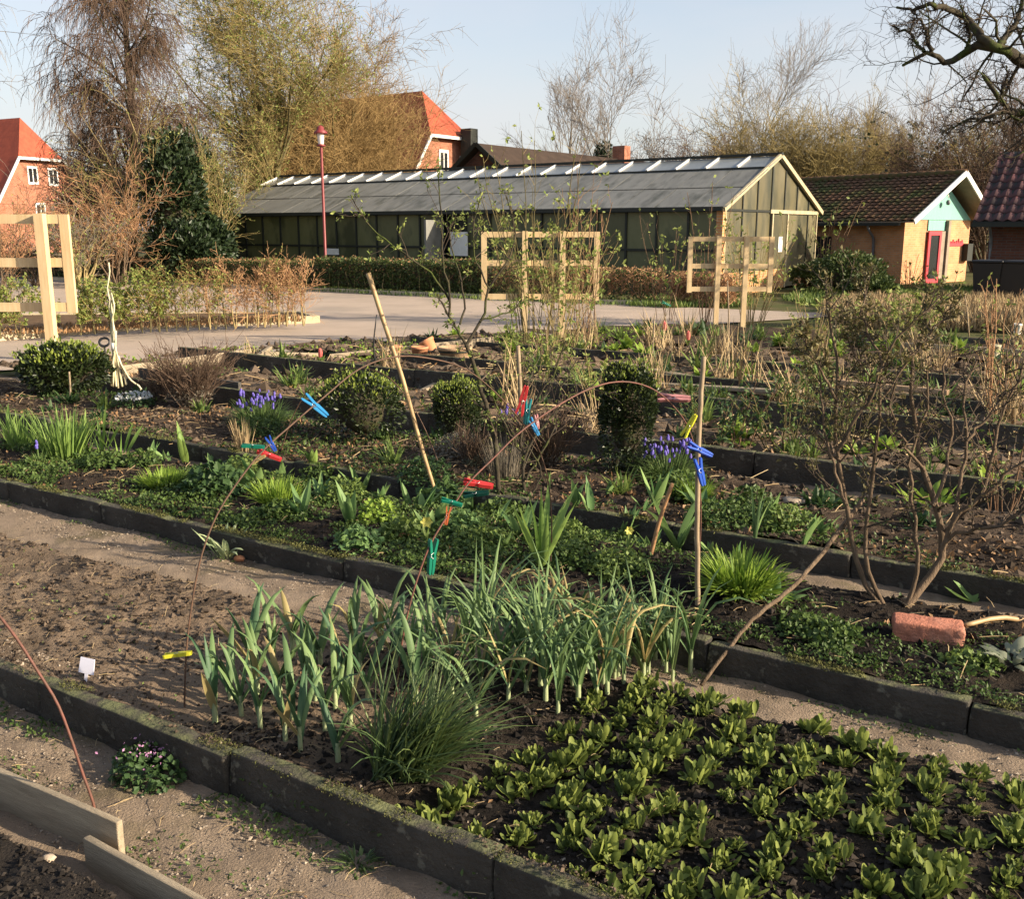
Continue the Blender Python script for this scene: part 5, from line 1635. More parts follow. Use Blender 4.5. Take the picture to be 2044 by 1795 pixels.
# ------------------------------------------------------------------ hoops, stakes and pegs
def rod(name, label, cat, pts, r0, r1, mat, sides=8, K=40, wob=0.0, group=None):
    P = resample(pts, K)
    if wob: P[1:-1] += rng.normal(size=(K - 2, 3)) * wob
    base = P[0].copy()
    o = ob(name, mesh(name, *tubes(P - base, np.linspace(r0, r1, K), sides, True), mat, True), None, base)
    return tag(o, label, cat, group)
A2, B2 = on(366, 1415), on(1098, 1135)
h2 = [A2 + (0, 0, -.05)] + [atpl(x, y, A2, B2) for x, y in [(372, 1300), (384, 1200), (402, 1110), (432, 1030), (475, 962), (520, 905), (580, 850), (650, 790), (720, 735), (790, 712), (860, 716), (925, 735), (985, 780), (1035, 835), (1072, 890), (1095, 965), (1101, 1040)]] + [B2 + (0, 0, -.05)]
rod('plant_hoop', 'thin rusty hoop bent over the bed with blue and green pegs on its left leg', 'hoop', h2, .0034, .0034, m_rod_brown, K=70)
A3, B3 = on(788, 1400), on(1393, 1175)
h3 = [A3 + (0, 0, -.05)] + [atpl(x, y, A3, B3) for x, y in [(800, 1300), (815, 1220), (835, 1150), (860, 1085), (893, 1030), (935, 965), (985, 915), (1030, 870), (1080, 832), (1130, 800), (1180, 775), (1225, 763), (1265, 764), (1305, 778), (1345, 812), (1372, 850), (1388, 900), (1396, 960), (1399, 1030), (1396, 1110)]] + [B3 + (0, 0, -.05)]
rod('plant_hoop', 'rusty red hoop arching from the chives to the grey stick', 'hoop', h3, .0034, .0034, m_rod, K=80)
A1 = on(195, 1690)
B1 = A1 + np.array((-1.1, .25, 0))
h1_ = [A1 + (0, 0, -.05)] + [atpl(x, y, A1, B1) for x, y in [(185, 1600), (165, 1545), (140, 1470), (112, 1400), (78, 1345), (40, 1285), (0, 1232), (-60, 1180), (-150, 1140), (-250, 1150), (-340, 1210), (-400, 1330)]] + [B1 + (0, 0, -.05)]
rod('plant_hoop', 'dark red hoop rising from the corner bed behind the grey boards', 'hoop', h1_, .0042, .0042, m_rod, K=60)
A4, B4 = on(560, 905), on(880, 945)
h4 = [A4] + [atpl(x, y, A4, B4) for x, y in [(585, 830), (620, 775), (665, 745), (715, 735), (770, 750), (810, 790), (845, 850), (868, 905)]] + [B4]
rod('plant_hoop', 'thin dark hoop behind the leaning bamboo cane', 'hoop', h4, .004, .004, m_rod_brown, K=50)
p = on(882, 1010)
rod('bamboo_cane', 'long bamboo cane leaning over the tulip bed', 'cane', [p + (0, 0, -.05), atd(845, 905, p[1] + .02), atd(800, 745, p[1] + .05), atd(762, 630, p[1] + .08), atd(735, 545, p[1] + .1)], .012, .016, m_bamboo, 9, 30)
p = on(1394, 1205)
rod('wooden_stick', 'straight grey stick with blue pegs beside the hoop end', 'stick', [p + (0, 0, -.05), atd(1392, 1000, p[1]), atd(1396, 850, p[1]), atd(1405, 712, p[1])], .012, .0105, m_stick, 9, 24, .0008)
p = on(1296, 1108)
rod('wooden_stake', 'short reddish brown stake leaning between the tulips', 'stake', [p + (0, 0, -.04), atd(1318, 1035, p[1]), atd(1342, 965, p[1])], .012, .011, m_cane, 8, 12)
p, q = on(1402, 1312), on(1722, 1000)
rod('fallen_branch', 'long brown branch lying across the kerb into the shrub', 'branch', [p + (0, 0, .01), atd(1500, 1240, p[1] + .22), atd(1590, 1165, p[1] + .45), atd(1660, 1080, p[1] + .7), atd(1722, 998, p[1] + .9)], .008, .012, m_bark, 8, 30, .002)
p = on(1925, 1262)
rod('fallen_branch', 'pale stick lying behind the loose brick', 'branch', [p + (0, 0, .03), on(1985, 1250) + (0, 0, .035), on(2120, 1228) + (0, 0, .03)], .010, .013, m_bamboo, 8, 14, .001)
p = on(985, 960); q = on(1042, 935)
rod('wooden_stake', 'grey support stake behind the young tree', 'stake', [q + (0, 0, -.05), atd(1042, 860, q[1]), atd(1038, 770, q[1]), atd(1034, 690, q[1])], .015, .014, m_stick, 8, 12)
p = on(750, 735)
rod('thin_rod', 'thin black rod standing at the roadside behind the cane', 'rod', [p, atd(746, 690, p[1]), atd(752, 628, p[1])], .012, .008, m_black, 6, 6)

# clothes pegs
def peg(label, x, y, ang, lpx, c, P=None, Y=None, A=None, B=None, roll=0.3, tilt=0.0):
    pt = atpl(x, y, A, B) if A is not None else atd(x, y, Y)
    l = lpx * depth(pt) / FOC / max(.35, math.cos(tilt))
    o = thing('clothes_peg', label, 'clothes peg', pt)
    a = R(ang)
    X = Vector((math.cos(a) * math.cos(tilt), math.sin(tilt), -math.sin(a) * math.cos(tilt))).normalized()
    Z0 = Vector((0, -1, .2)); Z0 = (Z0 - X * Z0.dot(X)).normalized()
    Y0 = Z0.cross(X)
    Zr = (Z0 * math.cos(roll) + Y0 * math.sin(roll)).normalized()
    Yr = Zr.cross(X)
    o.matrix_world = Matrix.Translation(Vector(pt)) @ Matrix((X, Yr, Zr)).transposed().to_4x4()
    w = l * .13
    for sgn in (-1, 1):
        xs_ = np.array((-.5, -.44, -.12, -.05, .02, .42, .5)) * l
        lo = np.array((.085, .075, .012, .030, .012, .012, .022)) * l
        hi = np.array((.125, .14, .095, .085, .11, .085, .06)) * l
        poly = [(xx, sgn * a_) for xx, a_ in zip(xs_, lo)] + [(xx, sgn * b_) for xx, b_ in zip(xs_[::-1], hi[::-1])]
        if sgn < 0: poly = poly[::-1]
        V, F = prism(poly, (-w / 2, w / 2), 'z')
        ob('jaw', pm('jaw', V, F, PEG[c]), o)
    th_ = np.linspace(0, 6.28 * 3, 28)
    S = np.stack([-.05 * l + .075 * l * np.cos(th_), .075 * l * np.sin(th_), np.linspace(-w * .62, w * .62, 28)], -1)
    ob('spring', mesh('spring', *tubes(S, np.full(28, l * .011), 5), m_spring, True), o)
    return o
peg('cyan clothes peg high on the left leg of the thin hoop', 630, 811, 42, 62, 'cyan', A=A2, B=B2)
peg('green clothes peg held flat beside the blue one on the left hoop leg', 505, 891, 4, 46, 'green', A=A2, B=B2, roll=1.3)
peg('blue clothes peg standing above the red one on the left hoop leg', 542, 886, 75, 34, 'blue', A=A2, B=B2, roll=.2, tilt=.6)
peg('red clothes peg below the blue one on the left hoop leg', 538, 909, 22, 50, 'red', A=A2, B=B2, roll=1.2)
peg('cream clothes peg hanging at the bend of the left hoop leg', 517, 917, -30, 30, 'cream', A=A2, B=B2)
peg('pale red clothes peg sticking up where the two hoops cross', 1043, 800, -76, 62, 'red', A=A2, B=B2, roll=.1)
peg('teal clothes peg hanging beside the pale red one at the crossing', 1052, 822, 96, 52, 'teal', A=A2, B=B2, roll=.5)
peg('light blue clothes peg low at the hoop crossing', 1066, 852, 62, 40, 'cyan', A=A2, B=B2, roll=.3)
peg('pink clothes peg tip behind the light blue one at the crossing', 1072, 842, 80, 30, 'pink', A=A2, B=B2, roll=.6)
peg('bright red clothes peg lying across the rusty red hoop', 955, 966, 10, 60, 'red', A=A3, B=B3, roll=1.0)
peg('dark green clothes peg under the bright red one on the rusty hoop', 950, 986, -6, 52, 'dark_green', A=A3, B=B3, roll=.9)
peg('green clothes peg clipped above the orange one on the rusty hoop', 902, 1003, 16, 44, 'green', A=A3, B=B3, roll=1.1)
peg('orange clothes peg upright on the rusty hoop', 893, 1030, 100, 38, 'orange', A=A3, B=B3, roll=.1)
peg('long green clothes peg hanging down on the rusty hoop above the leeks', 862, 1112, 96, 74, 'green', A=A3, B=B3, roll=.7)
peg('yellow clothes peg on the thin rod above the bare soil', 355, 1307, -7, 56, 'yellow', A=A2, B=B2, roll=1.4)
peg('pink clothes peg lying sideways on the hoop beside the box column', 1345, 795, 3, 66, 'pink', A=A3, B=B3, roll=.6)
peg('bright yellow clothes peg on the hoop beside the grey stick', 1376, 850, -62, 52, 'yellow', Y=on(1394, 1205)[1] - .04, roll=.5)
peg('blue clothes peg pointing right below the yellow one', 1398, 899, 26, 54, 'blue', Y=on(1394, 1205)[1] - .04, roll=.4)
peg('blue clothes peg hanging down on the grey stick', 1398, 942, 76, 58, 'blue', Y=on(1394, 1205)[1] - .04, roll=.3)

# ------------------------------------------------------------------ shrubs and young trees of the garden, surveyed limb by limb
def pxshrub(name, label, cat, base, lims, levels, mt, mc, buds=None, K=14, wob=.006, sides=7, spread=.06, thick=(.8, .45)):
    base = np.asarray(base, float)
    o = thing(name, label, cat, base)
    P, q = [], []
    for j, (pts, r0, r1, dy) in enumerate(lims):
        ys_ = np.linspace(0, 1, len(pts)) * dy
        W = np.array([atd(x, y, base[1] + (dd if pts[0][1] > 0 else 0)) - base for (x, y), dd in zip(pts, ys_)])
        Wr = resample(W, K)
        Wr[1:-1] += rng.normal(size=(K - 2, 3)) * wob
        P.append(Wr); q.append(np.linspace(r0, r1, K))
    P, q = np.stack(P), np.stack(q)
    G = Geo(); G.add(*tubes(P, q, sides))
    ob('stems', G.mesh('stems', mt, True), o)
    gens = [(P, q)]
    for lv in levels: gens.append(grow(*gens[-1], **lv))
    C = Geo()
    for k, (a, b) in enumerate(gens[1:]):
        C.add(*tubes(a, b, 5 if k == 0 else 3), np.repeat(rng.random(len(a)), a.shape[1] * (5 if k == 0 else 3)))
    if C.n: tag(ob('twigs', C.mesh('twigs', mc), o), kind='stuff')
    if buds:
        a = np.concatenate([g[0][:, -1] for g in gens[-2:]] + [gens[-1][0][:, 1]])
        d = np.concatenate([unit(g[0][:, -1] - g[0][:, -2]) for g in gens[-2:]] + [unit(gens[-1][0][:, 1] - gens[-1][0][:, 0])])
        m = buds.get('per', 3)
        i = np.repeat(np.arange(len(a)), m)
        n = len(i)
        s = buds['L'] * U(.5, 1.3, n)
        V, F = leafq(a[i] + rng.normal(size=(n, 3)) * buds['L'] * .15, unit(d[i] * .7 + ru(n)), ru(n), s, s * buds.get('w', .45))
        tag(ob('leaves', mesh('leaves', V, F, buds['mat'], False, np.repeat(rng.random(n), 4)), o), kind='stuff')
    return o

bt = on(997, 985)
pxshrub('young_fruit_tree', 'young fruit tree with opening leaf buds and a crooked dark trunk', 'tree', bt, [
    ([(997, 990), (992, 930), (984, 873), (976, 832), (960, 778), (940, 710), (930, 688)], .017, .013, .05),
    ([(932, 692), (912, 655), (893, 628), (880, 600), (874, 590)], .010, .005, .1),
    ([(896, 632), (899, 588), (888, 540), (883, 468), (880, 400), (872, 330)], .008, .003, -.1),
    ([(897, 600), (851, 539), (808, 507), (758, 471), (725, 432), (700, 389)], .007, .003, -.2),
    ([(930, 690), (948, 660), (961, 639), (976, 575), (1011, 521), (1029, 467), (1010, 390)], .010, .003, .15),
    ([(918, 648), (926, 610), (919, 556), (897, 468), (905, 420)], .007, .003, .2),
    ([(961, 639), (1000, 628), (1030, 615), (1040, 600)], .006, .003, .1),
    ([(976, 575), (950, 520), (945, 450), (960, 395)], .006, .003, -.1)],
    [L_(9, .3, 50, .16, .5, .3, .2, 4, rmin=.002), L_(3, .2, 45, .5, .7, .2, .2, 3, rmin=.0016)], m_bark_dark, m_twig_dark, dict(L=.028, mat=l_spring, per=2), wob=.004)
bt2 = on(1048, 985)
pxshrub('old_rose_bush', 'old rose bush with crossing dark stems beside the grey stake', 'shrub', bt2, [
    ([(1048, 985), (1044, 930), (1040, 880), (1048, 840), (1075, 790), (1110, 740), (1130, 680)], .012, .004, .1),
    ([(1044, 930), (1070, 870), (1098, 835), (1130, 800), (1165, 780), (1200, 750)], .010, .004, .25),
    ([(1040, 900), (1010, 850), (985, 800), (975, 750)], .007, .003, -.1),
    ([(1050, 960), (1085, 900), (1110, 850), (1115, 790), (1150, 720)], .008, .003, .3),
    ([(1062, 985), (1080, 950), (1060, 900), (1020, 860)], .007, .003, .1)],
    [L_(9, .3, 50, .22, .5, .3, .2, 4, rmin=.002), L_(4, .2, 45, .5, .7, .2, .2, 3, rmin=.0016)], m_bark_dark, m_twig_dark, dict(L=.02, mat=l_spring, per=1))
bs1 = on(1758, 1205)
pxshrub('bare_garden_shrub', 'tall bare shrub with brown forked stems beside the loose brick', 'shrub', bs1, [
    ([(1758, 1210), (1725, 1165), (1712, 1110), (1690, 1010), (1672, 920), (1668, 820), (1672, 740), (1655, 640), (1648, 560)], .013, .005, .25),
    ([(1765, 1210), (1735, 1150), (1728, 1080), (1735, 1000), (1748, 900), (1756, 800), (1760, 720)], .011, .006, .15),
    ([(1690, 1010), (1665, 930), (1648, 870), (1640, 800), (1632, 720)], .008, .003, .1),
    ([(1672, 900), (1700, 845), (1745, 780), (1762, 728), (1782, 690), (1830, 640), (1878, 590)], .009, .003, -.1),
    ([(1762, 730), (1745, 690), (1728, 650), (1722, 610), (1735, 560)], .007, .003, .2),
    ([(1670, 800), (1650, 760), (1615, 700), (1600, 640)], .007, .003, -.1),
    ([(1680, 880), (1720, 820), (1735, 760), (1700, 690), (1690, 600)], .006, .003, .2),
    ([(1756, 800), (1800, 740), (1830, 700), (1862, 660), (1905, 610)], .006, .003, 0)],
    [L_(13, .3, 48, .20, .5, .35, .22, 4, rmin=.003), L_(4, .25, 45, .5, .7, .25, .2, 4, rmin=.0022)], m_bark, m_twig_dark, dict(L=.024, mat=l_olive, per=4), wob=.005)
bs2 = on(1808, 1212)
pxshrub('bare_garden_shrub', 'spreading bare shrub with a thick pale lower stem right of the brick shrub', 'shrub', bs2, [
    ([(1808, 1212), (1850, 1160), (1880, 1100), (1862, 1010), (1845, 940), (1830, 860), (1815, 780), (1822, 700)], .021, .006, .25),
    ([(1808, 1212), (1830, 1150), (1828, 1060), (1818, 980), (1822, 900), (1850, 820), (1850, 740)], .011, .004, .05),
    ([(1880, 1100), (1905, 1040), (1960, 990), (2020, 940), (2080, 890)], .013, .005, -.1),
    ([(1880, 1090), (1930, 1060), (1990, 1050), (2060, 1010), (2120, 960)], .010, .004, -.3),
    ([(1905, 1040), (1915, 960), (1930, 880), (1925, 790), (1950, 720)], .010, .004, .3),
    ([(1960, 990), (1985, 900), (2000, 820), (2030, 760), (2050, 690)], .009, .004, .1),
    ([(1862, 1010), (1890, 930), (1900, 850), (1880, 760), (1900, 690)], .009, .004, .35),
    ([(1845, 940), (1800, 880), (1780, 820), (1790, 760)], .007, .003, -.1),
    ([(1930, 880), (1975, 830), (2005, 770), (2010, 700)], .007, .003, .1)],
    [L_(10, .25, 46, .22, .5, .3, .2, 4, rmin=.0035), L_(4, .2, 45, .5, .7, .25, .2, 4, rmin=.0026)], m_bark, m_twig_dark, dict(L=.02, mat=l_olive, per=1), wob=.006)

def canes(label, x, y, n, hpx, wpx, mat=m_cane, r=.007, leaf=l_spring, name='raspberry_canes', lv=True, nb=120, cat='canes', tw=m_twig_red):
    p = on(x, y)
    h, w = px(hpx, p), px(wpx, p) / 2
    P, q = fan(n, h, w, r, 7, .03, .18, w * .4, .55)
    o = thing(name, label, cat, p)
    for a, b in zip(P, q):
        ob('cane', mesh('cane', *tubes(a, b, 6), mat, True), o)
    if lv:
        g = grow(P, q, **L_(7, .25, 40, .16, .5, .4, .2, 4, rmin=r * .35))
        tag(ob('twigs', mesh('twigs', *tubes(*g, 3), tw, False, np.repeat(rng.random(len(g[0])), 12)), o), kind='stuff')
        i = rng.integers(0, len(g[0]), nb)
        s = px(9, p) * U(.6, 1.4, nb)
        tag(ob('leaves', mesh('leaves', *leafq(g[0][i, -1], ru(nb), ru(nb), s, s * .5), leaf, False, np.repeat(rng.random(nb), 4)), o), kind='stuff')
    return o
canes('orange-brown raspberry canes right of the bare shrubs', 1985, 835, 11, 270, 120)
canes('upright reddish canes behind the middle trellis', 1165, 690, 12, 300, 110, m_stem_brown, .008, tw=m_twig_red)
canes('leafy budding currant bush inside the middle trellis', 1065, 690, 20, 320, 200, m_bark_olive, .009, nb=520, tw=m_twig_olive, name='currant_bush', cat='shrub')
canes('tangled straw-coloured rose bush at the foot of the middle trellis', 1110, 700, 34, 200, 210, m_bark_yellow, .006, nb=700, tw=m_twig_brown, name='rose_bush', cat='shrub')
canes('upright brown bush inside the trellis by the greenhouse gable', 1405, 645, 12, 220, 80, m_stem_brown, .008, nb=150, name='currant_bush', cat='shrub', tw=m_twig_birch)
canes('straw-coloured tangled bush right in the gable trellis', 1500, 645, 26, 170, 130, m_bark_yellow, .007, nb=350, name='rose_bush', cat='shrub', tw=m_twig_brown)
canes('thin brown bush left of the gable trellis', 1330, 640, 10, 170, 120, m_stem_brown, .006, nb=150, name='currant_bush', cat='shrub', tw=m_twig_birch)
canes('green budding gooseberry bush behind the bare shrub', 1790, 690, 20, 110, 200, m_bark_olive, .007, nb=900, name='gooseberry_bush', cat='shrub', tw=m_twig_olive)
canes('straw-coloured perennial stalks by the brown stake row', 1620, 720, 18, 110, 90, m_bark_yellow, .005, nb=150, name='dry_perennial', cat='plant', tw=m_twig_brown)
canes('dark green rose bush behind the blue pegs', 1560, 930, 12, 130, 170, m_bark_olive, .006, nb=500, leaf=l_cover, name='rose_bush', cat='shrub', tw=m_twig_olive)
canes('rose bush with thin stems in the bed behind the grey stick', 1470, 890, 9, 120, 120, m_stem_brown, .005, nb=260, leaf=l_gera, name='rose_bush', cat='shrub', tw=m_twig_birch)
canes('tangled brown bush right behind the spreading bare shrub', 2010, 1000, 9, 170, 160, m_stem_brown, .006, nb=200, leaf=l_herb, name='rose_bush', cat='shrub', tw=m_twig_birch)
canes('loose twiggy bush behind the tall bare shrub', 1690, 900, 10, 130, 130, m_bark_olive, .005, nb=260, leaf=l_herb, name='currant_bush', cat='shrub', tw=m_twig_olive)
canes('brown bush with bare twigs in front of the hut corner', 1640, 570, 16, 120, 110, m_stem_brown, .012, nb=150, name='dogwood_bush', cat='shrub', tw=m_twig_birch)
canes('dry brown stalks in front of the orange hut wall', 1815, 585, 22, 62, 90, m_cane, .009, nb=20, name='dry_perennial', cat='plant', tw=m_twig_red)
for x, y, r, h, lab in ((1690, 590, 1.0, .95, 'dark evergreen bush against the hut side wall'), (1630, 580, .8, .7, 'dark low bush at the greenhouse gable corner'), (1735, 598, .7, .5, 'low dark bush below the hut downpipe')):
    ball_bush('evergreen_bush', lab, 'bush', at(x, y), r, r * .8, h * .6, 2600, l_hedge, .10, None, 0, m_bark_dark, int(x), shape=2.0, lay=.35)

# thin stakes in the back beds
for x0, y0, x1, y1, lab in ((1722, 640, 1727, 545, 'thin pale stake behind the tall bare shrub'), (1300, 720, 1306, 640, 'thin stake in the dug vegetable bed'), (1455, 690, 1452, 560, 'thin brown stake beside the gable trellis'),
                            (1853, 740, 1857, 640, 'thin grey stake right of the gooseberry bush'), (1935, 670, 1925, 585, 'thin pale stake by the straw border'), (140, 800, 138, 742, 'thin grey stick in front of the round box bush'),
                            (492, 725, 494, 700, 'short wooden peg at the roadside bed corner')):
    p = on(x0, y0)
    rod('thin_stake', lab, 'stake', [p + (0, 0, -.03), atd((x0 + x1) / 2 + 1, (y0 + y1) / 2, p[1]), atd(x1, y1, p[1])], .011, .009, m_stick, 6, 5)

# ------------------------------------------------------------------ willow sticks, ring, pots, tub, planks
wb = on(232, 775)
wo = thing('willow_sculpture', 'bundle of peeled white willow sticks tied into a twisted spire', 'garden ornament', wb)
for pts in ([(236, 775), (234, 730), (228, 690), (226, 650), (222, 610), (214, 575), (219, 545), (217, 524)], [(226, 772), (226, 720), (225, 690), (222, 650), (228, 610), (222, 585)], [(244, 772), (236, 725), (230, 690), (228, 655), (224, 640), (218, 605), (224, 588)],
            [(275, 800), (281, 775), (262, 760), (246, 735), (236, 715), (228, 685)], [(222, 770), (224, 730), (230, 695), (232, 660)], [(252, 768), (246, 740), (236, 710)], [(232, 772), (229, 730), (227, 690)]):
    W = resample(np.array([atd(x, y, wb[1] + U(-.03, .03)) - wb for x, y in pts]), 16)
    ob('willow_stick', mesh('willow_stick', *tubes(W, np.linspace(.012, .008, 16), 6, True), m_ivory, True), wo)
tp = atd(227, 692, wb[1]) - wb
ob('binding', mesh('binding', *tubes(np.array([tp + (0, 0, -.04), tp + (0, 0, .04)]), np.array((.028, .026)), 9, True), m_white, True), wo)
rb_ = on(214, 745)
ro = thing('garden_ring', 'black metal ring ornament on a thin rod beside the willow sticks', 'garden ornament', rb_)
c0 = atd(208, 683, rb_[1]) - rb_
ob('rod', mesh('rod', *tubes(np.array([(0, 0, -.05), c0 * .5, c0 + (0, 0, -.05)]), np.array((.01, .01, .009)), 6), m_black, True), ro)
for k, rr_ in enumerate((.062, .05)):
    t_ = np.linspace(0, 6.5, 30)
    ob('ring', mesh('ring', *tubes(np.stack([rr_ * np.cos(t_), .02 * np.sin(t_ + k) + .012 * k, rr_ * .85 * np.sin(t_)], -1) + c0, np.full(30, .011), 6), m_black, True), ro)

def pot(label, x, y, wpx, hpx, mat=m_terra, tilt=0.0, name='flower_pot', cat='flower pot', hoops=False, S=24):
    p = on(x, y)
    r, h = px(wpx, p) / 2, px(hpx, p)
    V, F = lathe([(0, .0), (r * .78, 0), (r * .80, .01), (r * .97, h * .80), (r * 1.06, h * .81), (r * 1.06, h), (r * .93, h), (r * .88, h * .8), (0, h * .78)], S)
    o = thing(name, label, cat, p, U(0, 3))
    ob('body', mesh('body', V, F, mat, True), o)
    if hoops:
        for z in (.2, .72):
            t_ = np.linspace(0, 6.2832, 33)
            rr2 = r * (.80 + .17 * z / .8)
            ob('hoop', mesh('hoop', *tubes(np.stack([rr2 * np.cos(t_), rr2 * np.sin(t_), np.full(33, h * z)], -1), np.full(33, .012), 5), m_gh_dark, True), o)
    o.rotation_euler[1] = tilt
    return o
pot('wooden half-barrel tub beside the young tree at the roadside', 908, 722, 66, 30, m_tub, 0, 'half_barrel', 'tub', True)
pot('small terracotta pot left of the wooden tub', 838, 716, 34, 24)
pot('terracotta pot lying tilted behind the wooden tub', 862, 702, 30, 26, m_terra, .5)
pot('terracotta pot on the bed edge left of the others', 790, 708, 26, 18)
pot('pale pot among the raspberry canes', 1985, 712, 20, 24, m_ivory)
pot('white pot beside the straw border', 2030, 668, 16, 22, m_white)

def plank(label, x0, y0, x1, y1, h=.05, w=.12, mat=m_plank, dz=0.0):
    A, B = on(x0, y0), on(x1, y1)
    A = A + (0, 0, dz); B = B + (0, 0, dz)
    L = np.linalg.norm(B - A)
    V, F = chunk(L, w, h, int(L * 5), 2, 2, .006, .002, 6, int(x0), .0015)
    o = ob('plank', mesh('plank', V, F, mat, True), None, (A + B) / 2 - (0, 0, .01), math.atan2(B[1] - A[1], B[0] - A[0]))
    o.rotation_euler[1] = -math.asin((B[2] - A[2]) / L)
    return tag(o, label, 'plank')
plank('pale plank edging the roadside bed behind the lavender', 245, 752, 500, 716, .14, .04)
plank('pale plank edging the roadside bed left of the pots', 520, 722, 640, 708, .14, .04)
plank('pale plank edging behind the terracotta pots', 660, 712, 985, 690, .14, .05)
plank('short pale offcut lying at the roadside bed corner', 505, 728, 540, 706, .05, .06, dz=.06)
plank('long grey plank lying on the kerb behind the box column', 1225, 742, 1560, 790, .04, .14, dz=.10)
plank('second long grey plank in front of the first', 1250, 762, 1600, 806, .04, .12, dz=.10)
plank('dark plank standing at the bed edge behind the lavender', 280, 760, 480, 790, .16, .04, m_plank_dark)
plank('orange-brown plank lying behind the spreading bare shrub', 1660, 788, 1890, 812, .05, .08, m_tub, dz=.12)
plank('reddish weathered board along the straw border', 1700, 672, 2040, 690, .09, .05, m_plank_dark)
plank('pale board along the far bed at the right', 1720, 690, 2044, 712, .10, .05, m_plank)
plank('small grey offcut in the bed left of the small box bush', 830, 770, 880, 782, .03, .07, m_plank, dz=.02)

# ------------------------------------------------------------------ ground cover, litter, weeds
def cover(name, label, N, n0, n1, g0, g1, mat, L0, L1, hmax, fx=1.6, thr=0.0, seed=3, cat='ground cover', pl=None, up=.5, asp=.6, edge=None):
    g, n = U(g0, g1, N), U(n0, n1, N)
    x, y = GX[0] * g + NX[0] * n, GX[1] * g + NX[1] * n
    m = vn(x, y, fx, seed) * .65 + vn(x, y, fx * 3.1, seed + 1) * .35
    k = (m > thr) & (g > g_road(n))
    if pl is not None:
        k &= inpoly(proj(np.stack([x, y, np.full(N, .15)], -1)), pl)
    x, y, n, m = x[k], y[k], n[k], m[k]
    c = len(x)
    z = soil_v(x, y, n) + hmax * rng.random(c) * np.clip((m - thr) * 3, .15, 1)
    s = U(L0, L1, c)
    V, F = leafq(np.stack([x, y, z], -1), unit(ru(c) + np.array((0, 0, up * .3))), unit(ru(c) * .7 + np.array((0, 0, up * 2))), s, s * asp, .15)
    return tag(ob(name, mesh(name, V, F, mat, False, np.repeat(np.clip(rng.random(c) * .7 + (m - thr) * .3, 0, 1), 4))), label, cat, kind='stuff')
cover('ground_cover', 'low green leaf carpet under the irises and tulips', 30000, 3.80, 4.80, -7.6, -2.4, l_cover, .014, .034, .05, 1.8, -.15, 3)
cover('ground_cover', 'brighter weedy leaves scattered through the tulip bed', 9000, 3.80, 4.80, -7.4, -2.0, l_herb, .012, .03, .06, 2.4, .15, 13)
cover('ground_cover', 'thin green weeds on the dark soil under the bare shrubs', 9000, 3.80, 4.82, -2.4, .3, l_cover, .010, .026, .03, 3.0, .12, 23)
cover('ground_cover', 'green weeds and moss along the box bush bed', 16000, 5.26, 6.6, -10.6, -.5, l_cover, .016, .042, .05, 1.7, .12, 33)
cover('ground_cover', 'moss and chickweed at the front kerb of the tulip bed', 7000, 3.77, 3.93, -7.5, .3, l_cover, .008, .022, .03, 3, -.2, 43)
cover('ground_cover', 'moss and chickweed along the kerb of the box bush bed', 6000, 5.24, 5.42, -10.5, .3, l_cover, .010, .026, .03, 3, -.2, 53)
cover('ground_cover', 'scattered seedlings on the bare soil of the front bed', 900, 2.1, 3.3, -5.5, -2.6, l_herb, .008, .02, .012, 3, .25, 63)
cover('ground_cover', 'weedy green patches in the vegetable beds by the road', 16000, 7.1, 11.9, -12, -.6, l_herb, .02, .06, .08, 1.0, .18, 73)
cover('ground_cover', 'green strip of weeds at the road edge', 9000, 7.3, 16, -12.6, -6.5, l_tuft, .03, .07, .08, 1.1, -.2, 83, pl=[(240, 742), (250, 716), (480, 694), (870, 678), (1250, 655), (1560, 622), (1700, 640), (1300, 690), (900, 712), (600, 730)])
cover('ground_cover', 'weeds on the sandy path along the front kerb', 3200, 1.82, 1.95, -4.2, .2, l_cover, .008, .022, .02, 2.2, .02, 93)
cover('ground_cover', 'weeds and moss on the sandy path by the grey boards', 1600, 1.52, 1.70, -3.6, .2, l_cover, .008, .02, .015, 2.0, .1, 103)
cover('ground_cover', 'moss at the foot of the tulip bed kerb on the path', 2600, 3.58, 3.70, -6.6, .2, l_cover, .008, .02, .02, 2.2, .0, 113)
cover('leaf_litter', 'dry brown leaf litter in the box bush bed', 6000, 5.26, 6.6, -10.6, -.4, l_beech, .015, .05, .012, 1.2, .05, 123, 'leaf litter')
cover('leaf_litter', 'dry brown leaf litter on the tulip bed', 2200, 3.8, 4.8, -7.6, .2, l_beech, .01, .035, .01, 1.4, .05, 133, 'leaf litter')
cover('leaf_litter', 'dry leaves and chips scattered on the front bed and path', 420, 1.5, 3.3, -5.4, -.2, l_beech, .006, .024, .004, 1.4, -.5, 143, 'leaf litter')
cover('leaf_litter', 'brown litter in the vegetable beds by the road', 6000, 7.1, 13.5, -12, -.4, l_beech, .03, .07, .02, 1.0, .0, 153, 'leaf litter')

